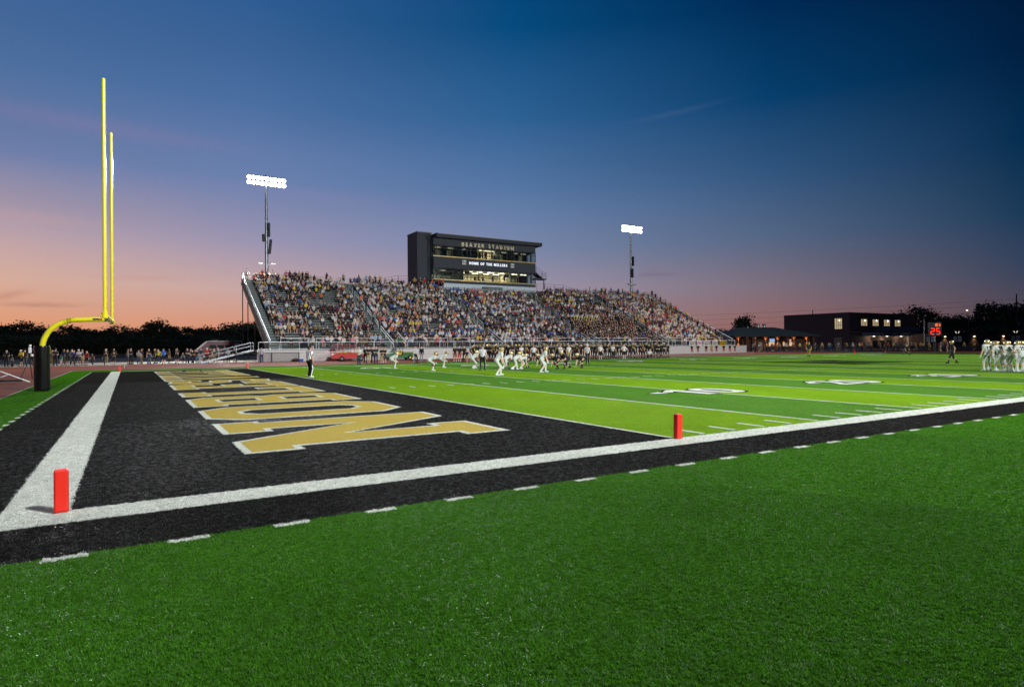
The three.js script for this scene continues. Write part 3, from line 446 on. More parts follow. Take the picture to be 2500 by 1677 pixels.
  for (const u of [41, 43.6, 46.2, 55.4, 58, 60]) roomLamp(u, 20.3, 98.9, 1.1, 0.22, 4, false);
  roomLamp(42, 16.05, 99, 1.1, 0.22, 2, false);
  mesh('desk', bx(9.4, 0.06, 0.7, 50.8, 14.86, -v0 - 0.75), paint(0x4c4438, 0.6), g); mesh('desk', bx(15, 0.06, 0.6, 50.8, 19.15, -v0 - 0.7), paint(0x3c3830, 0.6), g);
  mesh('screen', bx(1.1, 0.6, 0.08, 46.4, 15.8, -v0 - 0.5), M.black, g); mesh('screen', bx(1.0, 0.6, 0.08, 55.4, 15.6, -v0 - 1.0), M.black, g);
  // stair tower with mural side
  wallBox('tower_wall', 36.67, 39.5, 12.4, 22.8, 98.5, 103.2); mesh('tower_cap', bx(2.98, 0.14, 4.86, 38.08, 22.86, -100.85), trim, g);
  // outside stair and landing beyond the far side
  const steel = paint(0x3c3f44, 0.5, 0.5);
  mesh('landing', bx(2.6, 0.22, 1.8, 63.15, 15.3, -97.9), steel, g); mesh('landing_post', bx(0.16, 3.2, 0.16, 63.9, 13.7, -97.2), steel, g); mesh('landing_brace', beam(V3(61.9, 16.6, -97.9), V3(63.6, 15.4, -97.9), 1.5, 0.2), steel, g);
  const rail3 = (pts, h, name) => { const parts = []; for (let k = 0; k < pts.length - 1; k++) for (const hh of [h, h * 0.66, h * 0.33]) parts.push(bar(pts[k].clone().add(V3(0, hh, 0)), pts[k + 1].clone().add(V3(0, hh, 0)), 0.022, 6)); mesh(name, merge(parts), steel, g); for (const p of pts) mesh('baluster', bar(p, p.clone().add(V3(0, h, 0)), 0.035, 6), steel, g); };
  rail3([V3(61.95, 16.6, -97.1), V3(63.4, 15.7, -97.1), V3(64.4, 15.4, -97.1), V3(64.4, 15.4, -98.7)], 1.15, 'landing_rail');
  rail3([V3(62, 12.75, -97), V3(64, 12.75, -97), V3(66.4, 12.75, -97), V3(68.7, 12.75, -97), V3(70, 12.3, -96.6), V3(71.3, 11.9, -96.4)], 1.5, 'ramp_rail');
  mesh('ramp_wall', bx(7.2, 0.9, 0.15, 65.5, 12.35, -97.05), paint(0x6e7678, 0.6), g);
  // gated platform before the tower
  rail3([V3(29.6, 12.45, -96.6), V3(31, 12.7, -96.6), V3(32.2, 12.95, -96.6), V3(34.1, 12.95, -96.6), V3(36, 12.95, -96.6), V3(37.6, 12.95, -96.6), V3(39.1, 12.95, -96.6)], 1.4, 'platform_rail');
  mesh('platform_floor', bx(9.8, 0.25, 2.0, 34.4, 12.7, -97.7), paint(0x545a58, 0.6), g); mesh('platform_front', bx(7.2, 0.7, 0.08, 35.4, 12.4, -96.72), paint(0x6b6f6b, 0.6), g);
  // letters
  const face = paint(0xc8b98a, 0.4, 0.2), wht = new THREE.MeshStandardMaterial({ color: 0xf2f2ee, roughness: 0.5 }), lit = new THREE.MeshStandardMaterial({ color: 0xffffff, emissive: 0xeaf2ff, emissiveIntensity: 0.75 });
  function sign(txt, u0, u1, h0, size, name, label, cat, make) {
    const s = group(name, 0, 0); tag(s, label, cat);
    const gs = [...txt].map((c) => (c === ' ' ? null : new TextGeometry(c, { font, size, depth: 0.06, curveSegments: 4 }))); let adv = []; let x = 0;
    gs.forEach((q) => { adv.push(x); if (!q) { x += size * 0.55; return; } q.computeBoundingBox(); q.translate(-q.boundingBox.min.x, 0, 0); x += q.boundingBox.max.x - q.boundingBox.min.x + size * 0.2; }); x -= size * 0.2;
    const f = (u1 - u0 - (x - adv.reduce((m, v2, k) => m, 0)) ) / Math.max(1, gs.length - 1);
    gs.forEach((q, k) => { if (!q) return; const px = u0 + adv[k] + f * k; make(s, q, px, h0); });
    return s;
  }
  sign('BEAVER STADIUM', 45.0, 56.5, 20.62, 0.66, 'stadium_sign', 'raised gold and white letters BEAVER STADIUM on press box', 'sign', (s, q, px, h) => { const c = q.boundingBox, bg = q.clone(); const L = mesh('letter', q, face, s); L.position.set(px, h, -96.82); const o = new THREE.Group(); const b2 = mesh('letter_edge', q.clone().scale(1.12, 1.12, 0.6).translate(-0.06 * (c.max.x - c.min.x), -0.04, -0.02), wht, s); b2.position.set(px, h, -96.93); });
  sign('HOME OF THE MILLERS', 46.6, 55.0, 17.25, 0.5, 'slogan_sign', 'glowing white letters HOME OF THE MILLERS on press box', 'sign', (s, q, px, h) => { const L = mesh('letter', q, lit, s); L.position.set(px, h, -96.95); });
  for (const [u, lb] of [[45.15, 'white block letter N emblem before the words HOME OF THE MILLERS'], [55.85, 'white block letter N emblem after the words HOME OF THE MILLERS']]) { const s = group('letter_emblem', u, 96.9, 17.2); tag(s, lb, 'emblem', 'letter emblems on the press box'); const q = glyph('N', 0.075, 0.07, 0.05); q.scale(1, 1, 20); mesh('outline', q, wht, s); const q2 = glyph('N', 0.075, 0.07, -0.05); q2.scale(1, 1, 20); q2.translate(0, 0, 0.03); mesh('letter', q2, paint(0x1a1a1a, 0.5), s); }
}
// ---------- people: one continuous body per figure, meshed from joints ----------
const sub = (a, b) => a.clone().sub(b), addv = (a, b, s = 1) => a.clone().addScaledVector(b, s);
function ik(a, b, l1, l2, hint) { const d = sub(b, a); let L = d.length(); const mx = (l1 + l2) * 0.995; if (L > mx) { b.copy(a).addScaledVector(d, mx / L); d.copy(b).sub(a); L = mx; } const x = (l1 * l1 - l2 * l2 + L * L) / (2 * L), y = Math.sqrt(Math.max(0, l1 * l1 - x * x)), n = d.clone().normalize(), h = hint.clone().addScaledVector(n, -hint.dot(n)).normalize(); return a.clone().addScaledVector(n, x).addScaledVector(h, y); }
// o: py, pz pelvis; lean (rad); head (rad, extra pitch); ankles, wrists [[x,y,z],[x,y,z]] with x>0 the figure's left; turn of toes
function pose(o) {
  const L = o.lean || 0, up = V3(o.tilt || 0, Math.cos(L), Math.sin(L)).normalize(), P = V3(o.px || 0, o.py ?? 0.95, o.pz || 0), fwd = V3(0, -Math.sin(L), Math.cos(L)), J = { P, up, fwd };
  J.mid = addv(P, up, 0.2); J.chest = addv(P, up, 0.38); J.neck = addv(P, up, 0.53);
  const hp = L * (o.hf ?? 0.45) + (o.head || 0), hu = V3(0, Math.cos(hp), Math.sin(hp)), hfw = V3(0, -Math.sin(hp), Math.cos(hp)); const hy = o.look || 0; hfw.applyAxisAngle(hu, hy);
  J.hu = hu; J.hf = hfw; J.head = addv(addv(J.neck, hu, 0.155), hfw, 0.025);
  J.sh = [1, -1].map((s) => addv(J.P, up, 0.475).add(V3(s * 0.18, 0, 0)));
  J.hip = [1, -1].map((s) => addv(P, V3(s * 0.095, -0.03, 0)));
  J.an = [0, 1].map((k) => { const a = (o.ankles || [[0.12, 0.085, 0.02], [-0.12, 0.085, -0.02]])[k]; return V3(...a); });
  J.kn = [0, 1].map((k) => ik(J.hip[k], J.an[k], 0.43, 0.43, V3((k ? -1 : 1) * (o.kneeOut ?? 0.15), 0.05, 1)));
  J.toe = [0, 1].map((k) => { const t = (o.toes || [0.2, -0.2])[k]; return V3(J.an[k].x + Math.sin(t) * 0.17, Math.max(0.035, J.an[k].y - 0.05), J.an[k].z + Math.cos(t) * 0.17); });
  J.wr = [0, 1].map((k) => { const w = (o.wrists || [[0.27, 0.88, 0.08], [-0.27, 0.88, 0.08]])[k]; return V3(...w); });
  J.el = [0, 1].map((k) => ik(J.sh[k], J.wr[k], 0.29, 0.26, V3((k ? -1 : 1) * (o.elOut ?? 0.4), -0.25, o.elBack ?? -1)));
  return J;
}
const SK = 0, HA = 1, SHI = 2, PA = 3, SHO = 4, SOC = 5;
function prims(J, s = {}) {
  const g = s.girth || 1, pad = s.pads ? 1 : 0, R = [], c = (a, b, ra, rb_, reg, k = 0.025) => R.push({ a, b, ra, rb: rb_, reg, k });
  c(J.hip[0], J.hip[1], 0.108 * g, 0.108 * g, PA, 0.04);
  c(addv(J.P, J.up, 0.06), J.mid, 0.125 * g, 0.125 * g, SHI, 0.05);
  for (const e of [-1, 1]) c(addv(J.mid, V3(e * 0.045, 0, 0)), addv(J.chest, V3(e * (0.075 + 0.02 * pad), 0, 0)), 0.112 * g, 0.118 * g, SHI, 0.05);
  if (s.belly) c(addv(addv(J.P, J.up, 0.12), J.fwd, 0.05 * s.belly), addv(addv(J.P, J.up, 0.24), J.fwd, 0.04 * s.belly), 0.13 * g, 0.12 * g, SHI, 0.06);
  c(J.sh[0], J.sh[1], 0.072 + 0.035 * pad, 0.072 + 0.035 * pad, SHI, 0.05);
  c(addv(J.neck, J.up, -0.06), addv(J.head, J.hu, -0.07), 0.058, 0.052, SK, 0.02);
  // head: skull, jaw, nose, hair
  const H = J.head; c(addv(addv(H, J.hu, 0.035), J.hf, -0.015), addv(H, J.hf, 0.005), 0.094, 0.088, SK, 0.02); c(addv(addv(H, J.hu, -0.05), J.hf, 0.03), addv(addv(H, J.hu, -0.075), J.hf, 0.045), 0.06, 0.045, SK, 0.03); c(addv(addv(H, J.hf, 0.09), J.hu, 0.012), addv(addv(H, J.hf, 0.108), J.hu, -0.02), 0.012, 0.016, SK, 0.012);
  const side = new THREE.Vector3().crossVectors(J.hu, J.hf); for (const e of [-1, 1]) c(addv(addv(H, side, e * 0.092), J.hu, 0.01), addv(addv(H, side, e * 0.094), J.hu, -0.02), 0.014, 0.012, SK, 0.008);
  if (!s.bald) { c(addv(addv(H, J.hu, 0.058), J.hf, -0.03), addv(addv(H, J.hu, 0.02), J.hf, -0.045), 0.093, 0.088, HA, 0.012); if (s.longHair) { c(addv(addv(H, J.hu, 0.0), J.hf, -0.06), addv(addv(H, J.hu, -0.2), J.hf, -0.07), 0.08, 0.05, HA, 0.02); } }
  for (const k of [0, 1]) {
    const sl = s.sleeve ?? 0.55, S = J.sh[k], E = J.el[k], Wr = J.wr[k], m = S.clone().lerp(E, Math.min(1, sl));
    c(S, m, 0.06 + 0.02 * pad, 0.055 + 0.012 * pad, SHI, 0.03); if (sl < 1) c(m, E, 0.046, 0.042, SK, 0.012); c(E, Wr, 0.043, 0.029, sl > 1.5 ? SHI : SK, 0.014);
    const dir = sub(Wr, E).normalize(), hd = s.handDir ? V3(...s.handDir) : dir, hand = addv(Wr, hd, 0.075); c(addv(Wr, hd, 0.015), hand, 0.03, 0.034, s.gloves ? SOC : SK, 0.012); R.hands = R.hands || []; R.hands.push([hand, hd, k]);
    const hp = J.hip[k], kn = J.kn[k], an = J.an[k]; const cut = s.lower === 'shorts' ? 0.86 : 1;
    c(hp, hp.clone().lerp(kn, cut), 0.092 * Math.sqrt(g), (s.lower === 'shorts' ? 0.082 : 0.064), PA, 0.035); if (cut < 1) c(hp.clone().lerp(kn, cut), kn, 0.062, 0.056, SK, 0.01);
    if (s.lower === 'knee') { c(kn, kn.clone().lerp(an, 0.2), 0.062, 0.06, PA, 0.015); c(kn.clone().lerp(an, 0.2), kn.clone().lerp(an, 0.45), 0.058, 0.058, SK, 0.012); c(kn.clone().lerp(an, 0.45), an, 0.056, 0.042, SOC, 0.014); }
    else if (s.lower === 'shorts') { c(kn, kn.clone().lerp(an, 0.8), 0.056, 0.044, SK, 0.014); c(kn.clone().lerp(an, 0.8), an, 0.045, 0.042, SOC, 0.012); }
    else c(kn, an, 0.066, 0.056, PA, 0.02);
    c(addv(an, V3(0, -0.035, -0.03)), J.toe[k], 0.044, 0.038, SHO, 0.02);
  }
  return R;
}
function dPrim(p, x, y, z) { const ax = p.a.x, ay = p.a.y, az = p.a.z, dx = p.b.x - ax, dy = p.b.y - ay, dz = p.b.z - az, px = x - ax, py = y - ay, pz = z - az, dd = dx * dx + dy * dy + dz * dz; let t = dd > 1e-9 ? (px * dx + py * dy + pz * dz) / dd : 0; t = t < 0 ? 0 : t > 1 ? 1 : t; return Math.hypot(px - dx * t, py - dy * t, pz - dz * t) - (p.ra + (p.rb - p.ra) * t); }
const smin = (a, b, k) => { const h = Math.max(k - Math.abs(a - b), 0) / k; return Math.min(a, b) - h * h * k * 0.25; };
function bodyGeo(P, res) {
  const lo = V3(9, 9, 9), hi = V3(-9, -9, -9);
  for (const p of P) for (const q of [p.a, p.b]) { const r = Math.max(p.ra, p.rb); lo.min(addv(q, V3(-r, -r, -r))); hi.max(addv(q, V3(r, r, r))); }
  const c = addv(lo, hi).multiplyScalar(0.5), hs = sub(hi, lo).multiplyScalar(0.5 * (1 + 8 / res)).addScalar(0.01);
  const mc = new MarchingCubes(res, M.black, false, false, 60000), F = new Float32Array(res ** 3).fill(1), h2 = res / 2;
  for (const p of P) {
    const r = Math.max(p.ra, p.rb) + 0.1, i0 = [], i1 = [];
    for (const ax of ['x', 'y', 'z']) { const a = Math.min(p.a[ax], p.b[ax]) - r, b = Math.max(p.a[ax], p.b[ax]) + r; i0.push(Math.max(0, Math.floor(((a - c[ax]) / hs[ax]) * h2 + h2))); i1.push(Math.min(res - 1, Math.ceil(((b - c[ax]) / hs[ax]) * h2 + h2))); }
    for (let k = i0[2]; k <= i1[2]; k++) for (let j = i0[1]; j <= i1[1]; j++) for (let i = i0[0]; i <= i1[0]; i++) { const q = i + j * res + k * res * res; F[q] = smin(F[q], dPrim(p, c.x + ((i - h2) / h2) * hs.x, c.y + ((j - h2) / h2) * hs.y, c.z + ((k - h2) / h2) * hs.z), p.k); }
  }
  for (let q = 0; q < F.length; q++) mc.field[q] = -F[q];
  mc.isolation = 0; mc.update();
  const n = mc.count, pos = mc.positionArray, nor = mc.normalArray, tri = [[], [], [], [], [], []];
  for (let t = 0; t < n; t += 3) {
    const v = []; for (let e = 0; e < 3; e++) { const o = (t + e) * 3, N = V3(nor[o] / hs.x, nor[o + 1] / hs.y, nor[o + 2] / hs.z).normalize(); v.push([c.x + pos[o] * hs.x, c.y + pos[o + 1] * hs.y, c.z + pos[o + 2] * hs.z, N.x, N.y, N.z]); }
    const m = [0, 1, 2].map((q) => (v[0][q] + v[1][q] + v[2][q]) / 3); let best = 9, reg = 0; for (const p of P) { const d = dPrim(p, ...m); if (d < best) { best = d; reg = p.reg; } }
    tri[reg].push(v);
  }
  // five fingers, each a bent tapering chain rooted in the palm
  for (const [hand, d, k] of P.hands || []) {
    const s = new THREE.Vector3().crossVectors(d, V3(0, 0, 1)).normalize(); if (s.lengthSq() < 0.1) s.set(1, 0, 0); const nrm = new THREE.Vector3().crossVectors(s, d).normalize();
    for (let f = 0; f < 5; f++) {
      const th = f === 4, root = th ? addv(addv(hand, d, -0.045), s, 0.03) : addv(addv(hand, d, 0.02), s, (f - 1.5) * 0.017), l = th ? 0.05 : [0.062, 0.074, 0.07, 0.054][f], d1 = th ? addv(d, s, 0.9).normalize() : d, d2 = addv(d1, nrm, -0.55).normalize(), mid = addv(root, d1, l * 0.55), tip = addv(mid, d2, l * 0.45);
      for (const [A, B, ra, rb_] of [[root, mid, 0.0095, 0.0085], [mid, tip, 0.0085, 0.006]]) { const gg = bar(A, B, ra, 4, rb_).toNonIndexed(), p = gg.attributes.position, q = gg.attributes.normal; for (let t = 0; t < p.count; t += 3) tri[P.glove ? SOC : SK].push([0, 1, 2].map((e) => [p.getX(t + e), p.getY(t + e), p.getZ(t + e), q.getX(t + e), q.getY(t + e), q.getZ(t + e)])); }
    }
  }
  const PO = [], NO = [], UV = [], g = new THREE.BufferGeometry(); let st = 0;
  tri.forEach((T, r) => { for (const v of T) for (const x of v) { PO.push(x[0], x[1], x[2]); NO.push(x[3], x[4], x[5]); UV.push(x[0], x[1]); } if (T.length) g.addGroup(st, T.length * 3, r); st += T.length * 3; });
  g.setAttribute('position', new THREE.Float32BufferAttribute(PO, 3)); g.setAttribute('normal', new THREE.Float32BufferAttribute(NO, 3)); g.setAttribute('uv', new THREE.Float32BufferAttribute(UV, 2));
  return g;
}
const POSES = {
  stand: {}, relaxed: { ankles: [[0.15, 0.085, 0.06], [-0.13, 0.085, -0.04]], wrists: [[0.29, 0.9, 0.12], [-0.27, 0.88, 0.02]] },
  folded: { wrists: [[-0.07, 1.2, 0.22], [0.07, 1.16, 0.23]], elOut: 0.7, elBack: -0.3 }, hips: { wrists: [[0.2, 1.02, 0.06], [-0.2, 1.02, 0.06]], elOut: 1.4, elBack: -0.4 },
  lean: { lean: 0.22, pz: -0.08, wrists: [[0.14, 1.13, 0.34], [-0.14, 1.13, 0.34]], head: 0.1 }, phone: { wrists: [[0.06, 1.3, 0.3], [-0.05, 1.3, 0.28]], head: 0.25 }, point: { wrists: [[0.2, 1.35, 0.5], [-0.24, 0.9, 0.1]] },
  ready: { py: 0.84, pz: -0.14, lean: 0.6, hf: 0.1, ankles: [[0.2, 0.085, 0.16], [-0.22, 0.085, -0.2]], wrists: [[0.26, 0.72, 0.3], [-0.28, 0.66, 0.22]], kneeOut: 0.3 },
  walk: { ankles: [[0.1, 0.085, 0.28], [-0.1, 0.13, -0.3]], py: 0.92, lean: 0.08, wrists: [[0.25, 0.95, -0.12], [-0.25, 0.98, 0.26]] }, up: { wrists: [[0.3, 1.85, 0.15], [-0.28, 1.8, 0.1]] },
  knees: { py: 0.76, pz: -0.26, lean: 1.15, hf: 0.15, ankles: [[0.2, 0.085, 0.05], [-0.2, 0.085, -0.02]], wrists: [[0.21, 0.56, 0.24], [-0.21, 0.56, 0.2]] },
  crouch: { py: 0.74, pz: -0.22, lean: 0.95, hf: 0.1, ankles: [[0.26, 0.085, 0.2], [-0.26, 0.085, -0.28]], wrists: [[0.24, 0.62, 0.42], [-0.26, 0.56, 0.36]], kneeOut: 0.4 },
  three: { py: 0.72, pz: -0.3, lean: 1.42, hf: 0.35, ankles: [[0.2, 0.085, 0.0], [-0.2, 0.085, -0.32]], wrists: [[0.2, 0.5, 0.12], [-0.1, 0.1, 0.36]], kneeOut: 0.35 },
  lunge: { py: 0.74, pz: -0.12, lean: 1.15, hf: 0.2, ankles: [[0.2, 0.085, 0.3], [-0.22, 0.12, -0.48]], wrists: [[0.24, 0.62, 0.5], [-0.28, 0.6, 0.46]] },
  huddle: { py: 0.92, pz: -0.1, lean: 0.32, hf: 1.2, head: 0.15, ankles: [[0.2, 0.085, 0.0], [-0.2, 0.085, -0.03]], wrists: [[0.36, 0.98, 0.26], [-0.36, 0.98, 0.26]], elOut: 1 },
  refbend: { py: 0.93, lean: 0.18, ankles: [[0.18, 0.085, 0.02], [-0.17, 0.085, -0.05]], wrists: [[0.3, 0.92, 0.2], [-0.28, 0.9, 0.16]], head: 0.1 },
  squat: { py: 0.4, pz: -0.12, lean: 0.55, hf: 0.2, ankles: [[0.2, 0.085, 0.1], [-0.2, 0.085, -0.02]], wrists: [[0.12, 0.5, 0.36], [-0.12, 0.5, 0.34]], kneeOut: 0.4 },
  sit: { py: 0.52, pz: 0, lean: 0.12, ankles: [[0.13, 0.085, 0.44], [-0.13, 0.085, 0.44]], wrists: [[0.12, 0.66, 0.3], [-0.12, 0.66, 0.3]] },
  sitLean: { py: 0.52, lean: 0.5, hf: 0.2, ankles: [[0.15, 0.085, 0.4], [-0.12, 0.085, 0.36]], wrists: [[0.06, 0.68, 0.46], [-0.06, 0.68, 0.46]] },
  sitFold: { py: 0.52, lean: 0.02, ankles: [[0.1, 0.085, 0.46], [-0.16, 0.085, 0.4]], wrists: [[-0.07, 0.8, 0.22], [0.07, 0.77, 0.22]], elOut: 0.7 },
  sitPhone: { py: 0.52, lean: 0.08, ankles: [[0.13, 0.085, 0.4], [-0.13, 0.085, 0.44]], wrists: [[0.05, 0.92, 0.32], [-0.12, 0.68, 0.3]], head: 0.2 },
  sitTurn: { py: 0.52, lean: 0.1, look: 0.7, ankles: [[0.13, 0.085, 0.42], [-0.13, 0.085, 0.46]], wrists: [[0.16, 0.66, 0.28], [-0.14, 0.66, 0.3]] },
};
const geos = new Map();
function body(ps, style, res) { const k = ps + JSON.stringify(style) + res; if (!geos.has(k)) { const J = pose(POSES[ps]), P = prims(J, style); if (style.gloves) P.glove = true; const g = bodyGeo(P, res); geos.set(k, { g, J, P }); } return geos.get(k); }
const skinT = [0xcfa68e, 0xc0937c, 0xdab39c, 0x7f5038, 0xb0836a, 0x5f3a2a], hairT = [0x2a1c12, 0x4a3320, 0x140e0a, 0x7c5c34, 0xb08c50, 0x8f8a84];
const stripes = noiseTex(64, (i) => { const c = i % 64 < 32 ? 235 : 14; return [c, c, c]; }); stripes.repeat.set(1 / 0.085, 1); stripes.magFilter = THREE.LinearFilter;
const stripeM = new THREE.MeshStandardMaterial({ color: 0xffffff, map: stripes, roughness: 0.8 });
const helmetM = new THREE.MeshPhysicalMaterial({ color: linCol(0.62, 0.47, 0.2), metalness: 0.75, roughness: 0.28, clearcoat: 0.6 });
const cloth = (c) => paint(c, 0.85);
const helmetShell = (() => { const g = new THREE.SphereGeometry(0.15, 20, 14), p = g.attributes.position; for (let i = 0; i < p.count; i++) { let x = p.getX(i), y = p.getY(i), z = p.getZ(i); if (y < -0.03 && z > 0.03) { z *= 0.55; y *= 0.8; } if (z < -0.05) z *= 1.08; x *= 0.86; if (y < -0.09) y = -0.09 + (y + 0.09) * 0.5; p.setXYZ(i, x, y, z); } g.computeVertexNormals(); return g; })();
const faceMask = merge([[-0.03, 0.17], [-0.075, 0.165]].map(([y, z]) => new THREE.TorusGeometry(0.115, 0.008, 5, 14, Math.PI).rotateX(Math.PI / 2).scale(0.95, 1, 0.62).translate(0, y, z - 0.07)).concat([bar(V3(0, -0.015, 0.175), V3(0, -0.095, 0.15), 0.007, 5), bar(V3(0.05, -0.02, 0.16), V3(0.045, -0.085, 0.145), 0.006, 5), bar(V3(-0.05, -0.02, 0.16), V3(-0.045, -0.085, 0.145), 0.006, 5)]));
const capGeo = (() => { const dome = new THREE.SphereGeometry(0.108, 14, 8, 0, 6.283, 0, 1.5).scale(0.95, 1, 1.06), brim = new THREE.CylinderGeometry(0.1, 0.1, 0.012, 16, 1, false, -1.35, 2.7).scale(0.9, 1, 1.05).translate(0, 0.008, 0.075); return merge([dome, brim]); })();
const prad = rng(31);
// spec: { p: pose, s: style, m: [skin, hair, shirt, pants, shoes, socks] colours or materials, scale, helmet, cap, number }
function person(u, v, turn, spec, label, grp, h = 0, res = 44) {
  const { g, J, P } = body(spec.p, spec.s || {}, spec.res || res), m = spec.m.map((c) => (c.isMaterial ? c : cloth(c)));
  const o = new THREE.Mesh(g, m); o.name = numbered('person'); o.position.set(u, h, -v); o.rotation.y = turn; const sc = spec.scale || 1; o.scale.set(sc, sc, sc); add(o); tag(o, label, 'person', grp);
  const hq = new THREE.Quaternion().setFromRotationMatrix(new THREE.Matrix4().makeBasis(new THREE.Vector3().crossVectors(J.hu, J.hf).normalize(), J.hu, J.hf));
  if (spec.helmet) { const hm = mesh('helmet', helmetShell, spec.helmet === true ? helmetM : spec.helmet, o); hm.position.copy(addv(addv(J.head, J.hu, 0.03), J.hf, -0.012)); hm.quaternion.copy(hq); mesh('face_mask', faceMask, paint(0x202020, 0.4, 0.4), hm); }
  if (spec.cap !== undefined) { const cp = mesh('cap', capGeo, cloth(spec.cap), o); cp.position.copy(addv(addv(J.head, J.hu, 0.052), J.hf, -0.016)); cp.quaternion.copy(hq); }
  if (spec.stripe) for (const k of [0, 1]) { const e = k ? -1 : 1; mesh('trouser_stripe', merge([beam(addv(J.hip[k], V3(e * 0.085, 0, 0.01)), addv(J.kn[k], V3(e * 0.062, 0, 0.0)), 0.012, 0.05), beam(addv(J.kn[k], V3(e * 0.062, 0, 0)), addv(J.an[k], V3(e * 0.053, -0.01, 0)), 0.012, 0.045)]), cloth(0xe8e8e8), o); }
  if (spec.number) { // digits laid on the cloth of the back (or chest)
    const dirS = spec.chest ? 1 : -1, q = new TextGeometry(spec.number, { font, size: 0.23, depth: 0.004, curveSegments: 3 }); q.computeBoundingBox(); const bb2 = q.boundingBox; q.translate(-(bb2.min.x + bb2.max.x) / 2, -0.115, 0); if (q.index) q.toNonIndexed(); const ng = q.index ? q.toNonIndexed() : q, p = ng.attributes.position, C = addv(J.P, J.up, 0.36), side = V3(dirS > 0 ? 1 : -1, 0, 0), out = J.fwd.clone().multiplyScalar(dirS);
    for (let i = 0; i < p.count; i++) { const base = addv(addv(C, side, p.getX(i) * 0.95), J.up, p.getY(i)); let t = 0.36; for (let it = 0; it < 24; it++) { let d = 9; const q2 = addv(base, out, t); for (const pr of P) if (pr.reg === SHI) d = smin(d, dPrim(pr, q2.x, q2.y, q2.z), 0.05); if (d < 0.002) break; t -= Math.max(0.002, d * 0.9); if (t < -0.1) break; } const w = addv(base, out, t + 0.006 + p.getZ(i)); p.setXYZ(i, w.x, w.y, w.z); }
    ng.computeVertexNormals(); mesh('jersey_number', ng, cloth(spec.ncol ?? 0x101210), o);
  }
  return o;
}
